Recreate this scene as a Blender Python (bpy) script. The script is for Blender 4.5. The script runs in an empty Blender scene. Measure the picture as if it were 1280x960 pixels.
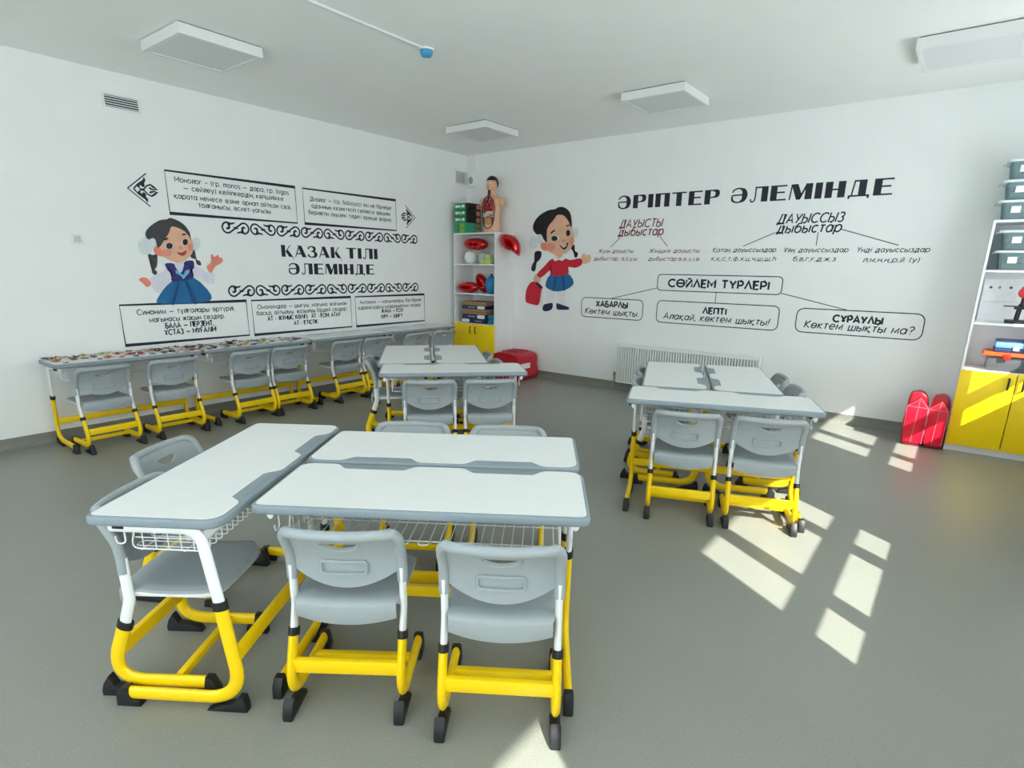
import bpy, bmesh, math, random
from mathutils import Vector, Matrix
S = bpy.context.scene
COL = S.collection
rnd = random.Random(7)
R = math.radians

# ---------------------------------------------------------------- camera
cam_d = bpy.data.cameras.new('camera')
cam = bpy.data.objects.new('camera', cam_d)
COL.objects.link(cam)
cam_d.sensor_fit = 'HORIZONTAL'
cam_d.sensor_width = 36.0
cam_d.lens = 714.4 / 1280 * 36.0
cam_d.shift_x = 2.83 / 1280
cam_d.shift_y = 47.5 / 1280
cam_d.clip_start = 0.05
YAW, PITCH, ROLL = R(-37.5588), R(15.1176), R(0.896)
fwd = Vector((math.sin(YAW)*math.cos(PITCH), math.cos(YAW)*math.cos(PITCH), -math.sin(PITCH)))
rgt = fwd.cross(Vector((0, 0, 1))).normalized()
upv = rgt.cross(fwd)
r2 = math.cos(ROLL)*rgt + math.sin(ROLL)*upv
u2 = -math.sin(ROLL)*rgt + math.cos(ROLL)*upv
CAM = Vector((6.0122, -6.7195, 1.5238))
cam.matrix_world = Matrix(((r2.x, u2.x, -fwd.x, CAM.x), (r2.y, u2.y, -fwd.y, CAM.y), (r2.z, u2.z, -fwd.z, CAM.z), (0, 0, 0, 1)))
S.camera = cam

# ---------------------------------------------------------------- light
W_ROOM, D_ROOM, H_ROOM = 6.92, 8.7, 3.074
S.view_settings.view_transform = 'Standard'
S.view_settings.look = 'None'
S.view_settings.gamma = 1.0
S.view_settings.use_curve_mapping = False
S.view_settings.exposure = 0.55
S.cycles.max_bounces = 14
S.cycles.diffuse_bounces = 8
S.cycles.glossy_bounces = 4
S.cycles.transparent_max_bounces = 12
S.cycles.sample_clamp_indirect = 6.0
world = bpy.data.worlds.new('sky')
S.world = world
world.use_nodes = True
wb = world.node_tree.nodes['Background']
wb.inputs['Color'].default_value = (0.91, 0.965, 1.0, 1)
wb.inputs['Strength'].default_value = 6.0
sun_d = bpy.data.lights.new('sun', 'SUN')
sun = bpy.data.objects.new('sun', sun_d)
COL.objects.link(sun)
sun.rotation_euler = Vector((-1.0, 0.66, -0.88)).to_track_quat('-Z', 'Y').to_euler()
sun.location = (12, -6, 6)
sun_d.energy = 11.0
sun_d.angle = R(0.55)
sun_d.color = (1.0, 0.95, 0.86)
# windows on the right wall: (first y, last y); panes inside each
WIN_Y = [(-8.05, -6.53), (-5.115, -3.595), (-2.18, -0.66)]
FILL_WIN_X = [(2.3, 3.9), (4.6, 6.2)]   # unseen windows added behind the camera to even out the light
SILL, HEAD, XG = 0.84, 2.36, 7.05
YG = -D_ROOM - 0.13
for a, b in WIN_Y:
    ld = bpy.data.lights.new('window_portal', 'AREA')
    lo = bpy.data.objects.new('window_portal', ld)
    COL.objects.link(lo)
    ld.shape = 'RECTANGLE'
    ld.size, ld.size_y = b - a, HEAD - SILL
    ld.cycles.is_portal = True
    lo.location = (XG - 0.04, (a + b)/2, (SILL + HEAD)/2)
    lo.rotation_euler = Vector((-1, 0, 0)).to_track_quat('-Z', 'Y').to_euler()
for a, b in FILL_WIN_X:  # portals for the added windows behind the camera
    ld = bpy.data.lights.new('window_portal', 'AREA')
    lo = bpy.data.objects.new('window_portal', ld)
    COL.objects.link(lo)
    ld.shape = 'RECTANGLE'
    ld.size, ld.size_y = b - a, HEAD - SILL
    ld.cycles.is_portal = True
    lo.location = ((a + b)/2, YG + 0.04, (SILL + HEAD)/2)
    lo.rotation_euler = Vector((0, 1, 0)).to_track_quat('-Z', 'Z').to_euler()

# ---------------------------------------------------------------- materials
def lin(c):
    return tuple((v/255/12.92 if v/255 <= 0.04045 else ((v/255 + 0.055)/1.055)**2.4) for v in c)
MATS = {}
def mat(name, rgb, rough=0.5, metal=0.0, vary=0.04, scale=30.0, bump=0.0, bscale=200.0, spec=0.5, coat=0.0):
    if name in MATS: return MATS[name]
    m = bpy.data.materials.new(name); m.use_nodes = True
    nt = m.node_tree; b = nt.nodes['Principled BSDF']
    c = lin(rgb)
    tc = nt.nodes.new('ShaderNodeTexCoord')
    n = nt.nodes.new('ShaderNodeTexNoise'); n.inputs['Scale'].default_value = scale; n.inputs['Detail'].default_value = 3
    nt.links.new(tc.outputs['Object'], n.inputs['Vector'])
    ramp = nt.nodes.new('ShaderNodeValToRGB')
    ramp.color_ramp.elements[0].position = 0.3; ramp.color_ramp.elements[1].position = 0.7
    ramp.color_ramp.elements[0].color = tuple(v*(1-vary) for v in c) + (1,)
    ramp.color_ramp.elements[1].color = tuple(min(1, v*(1+vary)) for v in c) + (1,)
    nt.links.new(n.outputs['Fac'], ramp.inputs['Fac'])
    nt.links.new(ramp.outputs['Color'], b.inputs['Base Color'])
    b.inputs['Roughness'].default_value = rough
    b.inputs['Metallic'].default_value = metal
    b.inputs['Specular IOR Level'].default_value = spec
    b.inputs['Coat Weight'].default_value = coat
    if bump:
        n2 = nt.nodes.new('ShaderNodeTexNoise'); n2.inputs['Scale'].default_value = bscale; n2.inputs['Detail'].default_value = 2
        nt.links.new(tc.outputs['Object'], n2.inputs['Vector'])
        bp = nt.nodes.new('ShaderNodeBump'); bp.inputs['Strength'].default_value = bump; bp.inputs['Distance'].default_value = 0.002
        nt.links.new(n2.outputs['Fac'], bp.inputs['Height'])
        nt.links.new(bp.outputs['Normal'], b.inputs['Normal'])
    MATS[name] = m
    return m
def clear_mat(name, rgb, alpha, rough=0.05):
    # thin see-through plastic or glass: tinted transparency under a weak gloss
    if name in MATS: return MATS[name]
    m = bpy.data.materials.new(name); m.use_nodes = True
    nt = m.node_tree; nt.nodes.clear()
    out = nt.nodes.new('ShaderNodeOutputMaterial')
    tr = nt.nodes.new('ShaderNodeBsdfTransparent'); tr.inputs['Color'].default_value = tuple(lin(rgb)) + (1,)
    b = nt.nodes.new('ShaderNodeBsdfPrincipled'); b.inputs['Base Color'].default_value = tuple(lin(rgb)) + (1,); b.inputs['Roughness'].default_value = rough
    n = nt.nodes.new('ShaderNodeTexNoise'); n.inputs['Scale'].default_value = 12
    mr = nt.nodes.new('ShaderNodeMapRange'); mr.inputs['To Min'].default_value = alpha*0.9; mr.inputs['To Max'].default_value = alpha*1.1
    nt.links.new(n.outputs['Fac'], mr.inputs['Value'])
    mx = nt.nodes.new('ShaderNodeMixShader')
    nt.links.new(mr.outputs['Result'], mx.inputs['Fac'])
    nt.links.new(tr.outputs['BSDF'], mx.inputs[1]); nt.links.new(b.outputs['BSDF'], mx.inputs[2])
    nt.links.new(mx.outputs['Shader'], out.inputs['Surface'])
    MATS[name] = m
    return m
WALL = mat('white_wall_paint', (243, 245, 244), 0.75, vary=0.012, scale=3, bump=0.05, bscale=120)
CEIL = mat('white_ceiling_paint', (247, 249, 247), 0.85, vary=0.01, scale=3, bump=0.04, bscale=120)
WHITE = mat('white_enamel', (238, 240, 240), 0.35, vary=0.015)
BOARD = mat('white_melamine', (236, 237, 238), 0.4, vary=0.01, scale=8)
YELL = mat('yellow_enamel', (255, 214, 8), 0.32, vary=0.008, spec=0.4)
YDOOR = mat('yellow_laminate', (255, 218, 10), 0.4, vary=0.015, scale=6, spec=0.4)
GREYP = mat('grey_plastic', (160, 168, 171), 0.42, vary=0.02, bump=0.08, bscale=600)
RIM = mat('grey_rim_plastic', (133, 146, 153), 0.45, vary=0.02, bump=0.1, bscale=600)
LAM = mat('white_laminate', (228, 230, 229), 0.5, vary=0.01, scale=10, spec=0.3)
BLACK = mat('black_rubber', (26, 27, 30), 0.5, vary=0.05)
GLASS = clear_mat('window_glass', (250, 252, 252), 0.04)
INK = mat('dark_ink', (30, 32, 48), 0.7, vary=0.02)
INKR = mat('dark_red_ink', (125, 40, 45), 0.7, vary=0.02)

# ---------------------------------------------------------------- mesh helpers
def finish(bm, name, m, parent=None, smooth=True, angle=35):
    bmesh.ops.recalc_face_normals(bm, faces=bm.faces)
    me = bpy.data.meshes.new(name); bm.to_mesh(me); bm.free()
    if smooth:
        for p in me.polygons: p.use_smooth = True
        me.set_sharp_from_angle(angle=R(angle))
    if m is not None: me.materials.append(m)
    o = bpy.data.objects.new(name, me); COL.objects.link(o)
    if parent is not None: o.parent = parent
    return o
def box(bm, x0, x1, y0, y1, z0, z1, bev=0.0, seg=2, rot=None, mi=0):
    vs = [bm.verts.new((x, y, z)) for x in (x0, x1) for y in (y0, y1) for z in (z0, z1)]
    fs = [bm.faces.new([vs[i] for i in q]) for q in ((0, 1, 3, 2), (4, 6, 7, 5), (0, 4, 5, 1), (2, 3, 7, 6), (0, 2, 6, 4), (1, 5, 7, 3))]
    bmesh.ops.recalc_face_normals(bm, faces=fs)
    if mi:
        for f in fs: f.material_index = mi
    if bev:
        es = list({e for f in fs for e in f.edges})
        r = bmesh.ops.bevel(bm, geom=es, offset=bev, segments=seg, affect='EDGES', profile=0.5)
        vs = [v for v in r['verts']] + [v for v in vs if v.is_valid]
    vs = list({v for v in vs if v.is_valid})
    if rot is not None: bmesh.ops.transform(bm, matrix=rot, verts=vs)
    return vs
def prism(bm, pts, a, b, axis='x', bev=0.0, seg=2, mi=0):
    # a closed outline swept between two positions along one axis
    def P(p, t):
        return {'x': (t, p[0], p[1]), 'y': (p[0], t, p[1]), 'z': (p[0], p[1], t)}[axis]
    v0 = [bm.verts.new(P(p, a)) for p in pts]; v1 = [bm.verts.new(P(p, b)) for p in pts]
    f0 = bm.faces.new(v0); f1 = bm.faces.new(list(reversed(v1))); fs = [f0, f1]
    n = len(pts)
    for i in range(n): fs.append(bm.faces.new((v0[i], v1[i], v1[(i+1) % n], v0[(i+1) % n])))
    for f in fs: f.material_index = mi
    bmesh.ops.recalc_face_normals(bm, faces=fs)
    if bev:
        es = list(set(f0.edges) | set(f1.edges))
        bmesh.ops.bevel(bm, geom=es, offset=bev, segments=seg, affect='EDGES', profile=0.5)
def fillet(pts, rad, n=5, closed=False):
    out = []; N = len(pts)
    P = [Vector(p) for p in pts]
    for i in range(N):
        r = rad[i] if isinstance(rad, (list, tuple)) else rad
        if (not closed and i in (0, N-1)) or r <= 0: out.append(P[i]); continue
        a, b, c = P[i-1], P[i], P[(i+1) % N]
        d1, d2 = (a-b), (c-b); l1, l2 = d1.length, d2.length
        d1.normalize(); d2.normalize()
        ang = d1.angle(d2)
        if ang > 3.1: out.append(b); continue
        t = min(r/math.tan(ang/2), l1*0.49 if (closed or i > 1) else l1*0.95, l2*0.49 if (closed or i < N-2) else l2*0.95)
        p, q = b + d1*t, b + d2*t
        for k in range(n+1):
            s = k/n
            out.append((1-s)**2*p + 2*s*(1-s)*(b*0.85 + (p+q)*0.075) + s*s*q)
    return out
def tube(bm, pts, rx, ry=None, side=None, seg=10, mi=0, cap=True, closed=False):
    # sweep an oval section; rx along `side`, ry across it
    P = [Vector(p) for p in pts]; ry = ry or rx; rings = []; N = len(P); prev = None
    for i in range(N):
        a = P[i-1] if (i > 0 or closed) else P[i]; b = P[(i+1) % N] if (i < N-1 or closed) else P[i]
        t = (b-a).normalized()
        if side is not None: s = Vector(side); s = (s - t*s.dot(t)).normalized()
        else:
            s = prev if prev is not None else (Vector((0, 0, 1)) if abs(t.z) < 0.9 else Vector((1, 0, 0)))
            s = (s - t*s.dot(t)).normalized(); prev = s
        u = t.cross(s)
        rings.append([bm.verts.new(P[i] + s*math.cos(2*math.pi*k/seg)*rx + u*math.sin(2*math.pi*k/seg)*ry) for k in range(seg)])
    for i in range(N if closed else N-1):
        A, B = rings[i], rings[(i+1) % N]
        for k in range(seg):
            f = bm.faces.new((A[k], A[(k+1) % seg], B[(k+1) % seg], B[k])); f.material_index = mi
    if cap and not closed:
        for r in (rings[0], list(reversed(rings[-1]))):
            f = bm.faces.new(r); f.material_index = mi
def lathe(bm, prof, cx=0, cy=0, seg=24, mi=0, sx=1, sy=1):
    rings = []
    for r, z in prof:
        rings.append([bm.verts.new((cx + sx*r*math.cos(2*math.pi*k/seg), cy + sy*r*math.sin(2*math.pi*k/seg), z)) for k in range(seg)] if r > 1e-6 else [bm.verts.new((cx, cy, z))])
    for A, B in zip(rings, rings[1:]):
        if len(A) == 1 and len(B) == 1: continue
        for k in range(seg):
            if len(A) == 1: f = bm.faces.new((A[0], B[(k+1) % seg], B[k]))
            elif len(B) == 1: f = bm.faces.new((A[k], A[(k+1) % seg], B[0]))
            else: f = bm.faces.new((A[k], A[(k+1) % seg], B[(k+1) % seg], B[k]))
            f.material_index = mi
    for r in (rings[0], rings[-1]):
        if len(r) > 1: bm.faces.new(r).material_index = mi
def ball(bm, c, r, su=16, sv=10, scale=(1, 1, 1), mi=0, rot=None):
    m = Matrix.Translation(c) @ (rot.to_4x4() if rot is not None else Matrix()) @ Matrix.Diagonal((*[r*s for s in scale], 1))
    v = bmesh.ops.create_uvsphere(bm, u_segments=su, v_segments=sv, radius=1, matrix=m)['verts']
    if mi:
        for f in {f for x in v for f in x.link_faces}: f.material_index = mi
    return v
def one(name, m, parent, fn, *a, **k):
    bm = bmesh.new(); sm = k.pop('smooth', True); ang = k.pop('angle', 35); fn(bm, *a, **k)
    return finish(bm, name, m, parent, sm, ang)
def tag(o, label, cat, group=None, kind=None):
    o['label'] = label; o['category'] = cat
    if group: o['group'] = group
    if kind: o['kind'] = kind
    return o
def thing(name, label, cat, loc=(0, 0, 0), rz=0.0, group=None):
    o = bpy.data.objects.new(name, None); COL.objects.link(o)
    o.empty_display_size = 0.1; o.location = loc; o.rotation_euler = (0, 0, rz)
    return tag(o, label, cat, group)
def dup(root, loc, rz, label, group=None, sz=1.0):
    r = root.copy(); COL.objects.link(r); r.location = loc; r.rotation_euler = (0, 0, rz); r.scale = (1, 1, sz)
    r['label'] = label
    if group: r['group'] = group
    for ch in list(root.children):
        c = ch.copy(); COL.objects.link(c); c.parent = r
        for g in ch.children:
            d = g.copy(); COL.objects.link(d); d.parent = c
    return r
def struct(o):
    o['kind'] = 'structure'; return o

# ---------------------------------------------------------------- room shell
def floor_mat():
    m = bpy.data.materials.new('grey_linoleum'); m.use_nodes = True
    nt = m.node_tree; b = nt.nodes['Principled BSDF']
    tc = nt.nodes.new('ShaderNodeTexCoord')
    n1 = nt.nodes.new('ShaderNodeTexNoise'); n1.inputs['Scale'].default_value = 260; n1.inputs['Detail'].default_value = 2
    n2 = nt.nodes.new('ShaderNodeTexNoise'); n2.inputs['Scale'].default_value = 1.3; n2.inputs['Detail'].default_value = 5
    v = nt.nodes.new('ShaderNodeTexVoronoi'); v.inputs['Scale'].default_value = 95
    for n in (n1, n2, v): nt.links.new(tc.outputs['Object'], n.inputs['Vector'])
    base = lin((151, 153, 145)); dk = lin((133, 135, 127)); lt = lin((178, 181, 173))
    r1 = nt.nodes.new('ShaderNodeValToRGB'); r1.color_ramp.elements[0].position = 0.35; r1.color_ramp.elements[1].position = 0.68
    r1.color_ramp.elements[0].color = dk + (1,); r1.color_ramp.elements[1].color = base + (1,)
    nt.links.new(n1.outputs['Fac'], r1.inputs['Fac'])
    r2_ = nt.nodes.new('ShaderNodeValToRGB'); r2_.color_ramp.elements[0].position = 0.05; r2_.color_ramp.elements[1].position = 0.16
    r2_.color_ramp.elements[0].color = (1, 1, 1, 1); r2_.color_ramp.elements[1].color = (0, 0, 0, 1)
    nt.links.new(v.outputs['Distance'], r2_.inputs['Fac'])
    mx = nt.nodes.new('ShaderNodeMixRGB'); mx.inputs['Color2'].default_value = lt + (1,)
    nt.links.new(r2_.outputs['Color'], mx.inputs['Fac']); nt.links.new(r1.outputs['Color'], mx.inputs['Color1'])
    m2 = nt.nodes.new('ShaderNodeMixRGB'); m2.blend_type = 'MULTIPLY'; m2.inputs['Fac'].default_value = 1
    r3 = nt.nodes.new('ShaderNodeValToRGB'); r3.color_ramp.elements[0].color = (0.9, 0.9, 0.9, 1); r3.color_ramp.elements[1].color = (1.06, 1.06, 1.06, 1)
    nt.links.new(n2.outputs['Fac'], r3.inputs['Fac'])
    nt.links.new(mx.outputs['Color'], m2.inputs['Color1']); nt.links.new(r3.outputs['Color'], m2.inputs['Color2'])
    nt.links.new(m2.outputs['Color'], b.inputs['Base Color'])
    b.inputs['Roughness'].default_value = 0.36; b.inputs['Specular IOR Level'].default_value = 0.45
    return m
FLOOR = floor_mat()
T = 0.25
struct(one('floor', FLOOR, None, box, -T, W_ROOM + T, -D_ROOM - T, T, -0.2, 0, smooth=False))
struct(one('ceiling', CEIL, None, box, -T, W_ROOM + T, -D_ROOM - T, T, H_ROOM, H_ROOM + 0.2, smooth=False))
struct(one('wall_left', WALL, None, box, -T, 0, -D_ROOM - T, T, 0, H_ROOM, smooth=False))
struct(one('wall_back', WALL, None, box, 0, W_ROOM, 0, T, 0, H_ROOM, smooth=False))
def front_wall(bm):
    xs = [0] + [v for w in FILL_WIN_X for v in w] + [W_ROOM]
    for i in range(0, len(xs), 2): box(bm, xs[i], xs[i+1], -D_ROOM - T, -D_ROOM, 0, H_ROOM)
    for a, b in FILL_WIN_X:  # openings for the added fill-light windows
        box(bm, a, b, -D_ROOM - T, -D_ROOM, 0, SILL); box(bm, a, b, -D_ROOM - T, -D_ROOM, HEAD, H_ROOM)
struct(one('wall_front', WALL, None, front_wall, smooth=False))
def right_wall(bm):
    ys = [-D_ROOM - T] + [v for w in WIN_Y for v in w] + [T]
    for i in range(0, len(ys), 2): box(bm, W_ROOM, W_ROOM + T, ys[i], ys[i+1], 0, H_ROOM)
    for a, b in WIN_Y:
        box(bm, W_ROOM, W_ROOM + T, a, b, 0, SILL); box(bm, W_ROOM, W_ROOM + T, a, b, HEAD, H_ROOM)
struct(one('wall_right', WALL, None, right_wall, smooth=False))
SKIRT = mat('grey_skirting', (126, 127, 119), 0.45, vary=0.04, scale=40)
def cove(bm, axis, a, b):
    pr = [(0.0, 0), (0.045, 0), (0.03, 0.006), (0.016, 0.022), (0.008, 0.05), (0.006, 0.1), (0.0, 0.1)]
    if axis == 'y': prism(bm, pr, a, b, 'y')                       # left wall
    elif axis == 'x': prism(bm, [(-p, z) for p, z in pr], a, b, 'x')  # back wall
    elif axis == 'r': prism(bm, [(W_ROOM - p, z) for p, z in pr], a, b, 'y')
    else: prism(bm, [(-D_ROOM + p, z) for p, z in pr], a, b, 'x')
struct(one('baseboard_left', SKIRT, None, cove, 'y', -D_ROOM, 0))
struct(one('baseboard_back', SKIRT, None, cove, 'x', 0, W_ROOM))
struct(one('baseboard_right', SKIRT, None, cove, 'r', -D_ROOM, 0))
struct(one('baseboard_front', SKIRT, None, cove, 'f', 0, W_ROOM))
# windows: three lights each, a transom bar across
for i, (a, b) in enumerate(WIN_Y):
    y1, y2, y3, y4 = a + 0.36, a + 0.475, a + 1.05, a + 1.16
    def frame(bm):
        f0, f1 = XG - 0.012, XG + 0.03
        for p, q in ((a, a + 0.001), (y1, y2), (y3, y4), (b - 0.001, b)): box(bm, f0 - 0.004, f1 + 0.004, p, q, SILL, HEAD)
        box(bm, f0, f1, a, b, SILL, 0.968); box(bm, f0, f1, a, b, 1.16, 1.27); box(bm, f0, f1, a, b, HEAD - 0.07, HEAD)
    wf = struct(one('window_%d' % (i + 1), WHITE, None, frame, smooth=False))
    for p, q in ((a, y1), (y2, y3), (y4, b)):
        for z0, z1 in ((0.968, 1.16), (1.27, HEAD - 0.07)):
            one('pane', GLASS, wf, box, XG + 0.004, XG + 0.01, p, q, z0, z1, smooth=False)
    one('sill', WHITE, wf, box, W_ROOM - 0.04, XG - 0.012, a - 0.04, b + 0.04, SILL - 0.03, SILL + 0.002, bev=0.004)
for i, (a, b) in enumerate(FILL_WIN_X):  # added windows, out of view, only to brighten the room from behind
    cuts = [a, a + 0.7, b - 0.7, b]
    def frame(bm):
        for c in cuts: box(bm, max(a, c - 0.05), min(b, c + 0.05), YG - 0.034, YG + 0.016, SILL, HEAD)
        for z in (SILL, HEAD - 0.07): box(bm, a, b, YG - 0.03, YG + 0.012, z, z + 0.07)
    wf = struct(one('window_%d' % (i + 4), WHITE, None, frame, smooth=False))
    for p, q in zip(cuts, cuts[1:]):
        one('pane', GLASS, wf, box, p + 0.05, q - 0.05, YG - 0.01, YG - 0.004, SILL + 0.07, HEAD - 0.07, smooth=False)
    one('sill', WHITE, wf, box, a - 0.04, b + 0.04, YG + 0.012, -D_ROOM + 0.04, SILL - 0.03, SILL + 0.002, bev=0.004)
SUN_CUT = mat('sun_cut_plain', (200, 196, 188), 0.8)
struct(one('sun_cut_slab', SUN_CUT, None, box, W_ROOM + T, XG + 0.96, -D_ROOM - 1, 1.5, 1.71 + 0.88*0.96, 2.75, smooth=False))  # unseen slab added outside, set to cut off the sun patches

# ---------------------------------------------------------------- school desk
DW, DD, DZ = 1.14, 0.447, 0.745
def notched(inset):
    x, yu, yg = DW/2 - inset, -DD/2 + inset, DD/2 - inset*0.85
    pts = [(-x, yu), (x, yu), (x, yg)]; rad = [0.022, 0.022, 0.05]
    for c in (0.255, -0.255):
        pts += [(c + 0.16, yg), (c + 0.118, yg - 0.052), (c - 0.118, yg - 0.052), (c - 0.16, yg)]
        rad += [0.04, 0.02, 0.02, 0.04]
    pts += [(-x, yg)]; rad += [0.05]
    return [(p.x, p.y) for p in fillet([(a, b, 0) for a, b in pts], rad, 5, True)]
def make_desk():
    t = thing('school_desk', '', 'desk')
    def top(bm):
        o = fillet([(-DW/2, -DD/2, 0), (DW/2, -DD/2, 0), (DW/2, DD/2, 0), (-DW/2, DD/2, 0)], [0.03, 0.03, 0.06, 0.06], 6, True)
        prism(bm, [(p.x, p.y) for p in o], DZ - 0.034, DZ - 0.0012, 'z', bev=0.009, seg=3)
    one('tabletop', RIM, t, top, angle=40)
    lam = one('laminate', LAM, t, lambda bm: prism(bm, notched(0.013), DZ - 0.002, DZ, 'z'))
    lam['label'] = 'white writing surface with two pencil notches'
    one('pencil_tray', RIM, t, lambda bm: [tube(bm, [(c - 0.105, DD/2 - 0.022, DZ - 0.0008), (c + 0.105, DD/2 - 0.022, DZ - 0.0008)], 0.003, 0.0014, side=(0, 1, 0), seg=6) for c in (0.255, -0.255)])
    for s in (-1, 1):
        x = s*0.525; X = (1, 0, 0)
        one('leg', YELL, t, tube, fillet([(x, -0.205, 0.048), (x, 0.208, 0.048), (x, 0.165, 0.42)], 0.105, 8), 0.0155, 0.0245, X, 14)
        one('post', WHITE, t, tube, fillet([(x, 0.169, 0.39), (x, 0.128, 0.694), (x, -0.17, 0.694)], 0.06, 7), 0.0125, 0.021, X, 14)
        one('collar', BLACK, t, tube, [(x, 0.1675, 0.402), (x, 0.1637, 0.432)], 0.0185, 0.028, X, 14)
        one('foot_cap', BLACK, t, prism, [(-0.252, 0), (-0.165, 0), (-0.168, 0.022), (-0.195, 0.03), (-0.205, 0.076), (-0.23, 0.074), (-0.25, 0.045)], x - 0.0185, x + 0.0185, 'x', 0.006)
        one('foot_cap', BLACK, t, prism, [(0.075, 0), (0.2225, 0), (0.2225, 0.028), (0.215, 0.058), (0.195, 0.06), (0.18, 0.035), (0.13, 0.022)], x - 0.0185, x + 0.0185, 'x', 0.006)
        def hook(bm):
            xx = x - s*0.012; yy = -0.135
            tube(bm, fillet([(xx, yy, 0.7), (xx, yy, 0.628), (xx, yy - 0.03, 0.62), (xx, yy - 0.034, 0.65)], 0.014, 4), 0.0028, seg=6)
        h = one('bag_hook', WHITE, t, hook)
        hm = one('hook_mount', BLACK, h, box, x - 0.03, x + 0.015, -0.155, -0.115, 0.688, 0.712, bev=0.004)
    one('crossbar', YELL, t, box, -0.515, 0.515, 0.172, 0.198, 0.178, 0.228, bev=0.006)
    one('support_rail', WHITE, t, box, -0.515, 0.515, 0.128, 0.142, 0.652, 0.684, bev=0.003)
    def basket(bm):
        w = 0.0022
        y0, y1, zb, zt = -0.15, 0.115, 0.588, 0.672
        n = 26; xs = [-0.455 + 0.91*i/(n-1) for i in range(n)]
        for i in range(0, n, 2):
            a, b = xs[i], xs[i+1]
            tube(bm, fillet([(a, y1, zt), (a, y1, zb), (a, y0, zb), (b, y0, zb), (b, y1, zb), (b, y1, zt)], 0.012, 2), w, seg=5)
        for y, z in ((y1, zt), (y1, (zt+zb)/2), (y1 - 0.08, zb - 0.004), (y0 + 0.035, zb - 0.004)):
            tube(bm, [(xs[0] - 0.02, y, z), (xs[-1] + 0.02, y, z)], 0.003, seg=6)
        for s in (-1, 1):
            x = s*0.475
            tube(bm, fillet([(x, y1, zt + 0.02), (x, y1, zb), (x, y0, zb), (x, y0 + 0.03, zt + 0.02)], 0.02, 3), 0.003, seg=6)
            tube(bm, [(x, y1, (zt+zb)/2), (x, y0 + 0.02, (zt+zb)/2)], w, seg=5)
            for k in range(1, 6):
                yy = y1 + (y0 - y1)*k/6; tube(bm, [(x, yy, zb), (x, yy, zt + 0.01)], w, seg=5)
    b = one('basket', WHITE, t, basket); b['label'] = 'white wire book basket'
    return t
desk0 = make_desk()
def put(root0, used, loc, deg, label, group, sz=1.0):
    if not used:
        used.append(1); root0.location = loc; root0.rotation_euler = (0, 0, R(deg)); root0.scale = (1, 1, sz)
        root0['label'] = label; root0['group'] = group; return root0
    return dup(root0, loc, R(deg), label, group, sz)
DG = 'two-seat school desks with yellow legs'
du = []
GROUPS = [
 ('A', 4.592, -5.345, 34.26, 'front desk of the nearest cluster with two empty chairs facing away from us'),
 ('B', 4.317, -4.956, 214.6, 'desk set back to back behind the nearest front desk, pencil notches facing it'),
 ('L', 3.790, -5.630, -55.62, 'long desk at the left end of the nearest cluster, its side frame toward us'),
 ('g2f', 2.895, -3.420, 46.2, 'cross desk with two chairs in the middle cluster before the corner cabinet'),
 ('g2m', 2.045, -3.142, -43.8, 'left one of the two end-on desks in the middle cluster by the corner cabinet'),
 ('g2n', 2.377, -2.799, 136.4, 'right one of the two end-on desks in the middle cluster, near the red case'),
 ('g3f', 4.904, -3.089, 22.0, 'cross desk with two chairs in the right cluster beside the sunlit floor'),
 ('g3m', 4.334, -2.442, -67.2, 'left one of the two end-on desks in the right cluster before the radiator'),
 ('g3n', 4.783, -2.273, 112.5, 'right one of the two end-on desks in the right cluster before the radiator'),
]
for n, x, y, a, lab in GROUPS: put(desk0, du, (x, y, 0), a, lab, DG)
ROWY = [-4.832, -3.678, -2.528, -1.383]
ROWL = ['first desk of the wall row, at the end away from the corner cabinet',
        'second desk of the wall row, covered in paper cut-outs, below the white text boxes',
        'third desk of the wall row, bare top with two chairs, beyond the paper cut-outs',
        'last desk of the wall row, next to the yellow doors of the corner cabinet']
for y, lab in zip(ROWY, ROWL): put(desk0, du, (0.28, y, 0), 90, lab, 'desks in a row along the left wall', 0.985)

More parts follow.
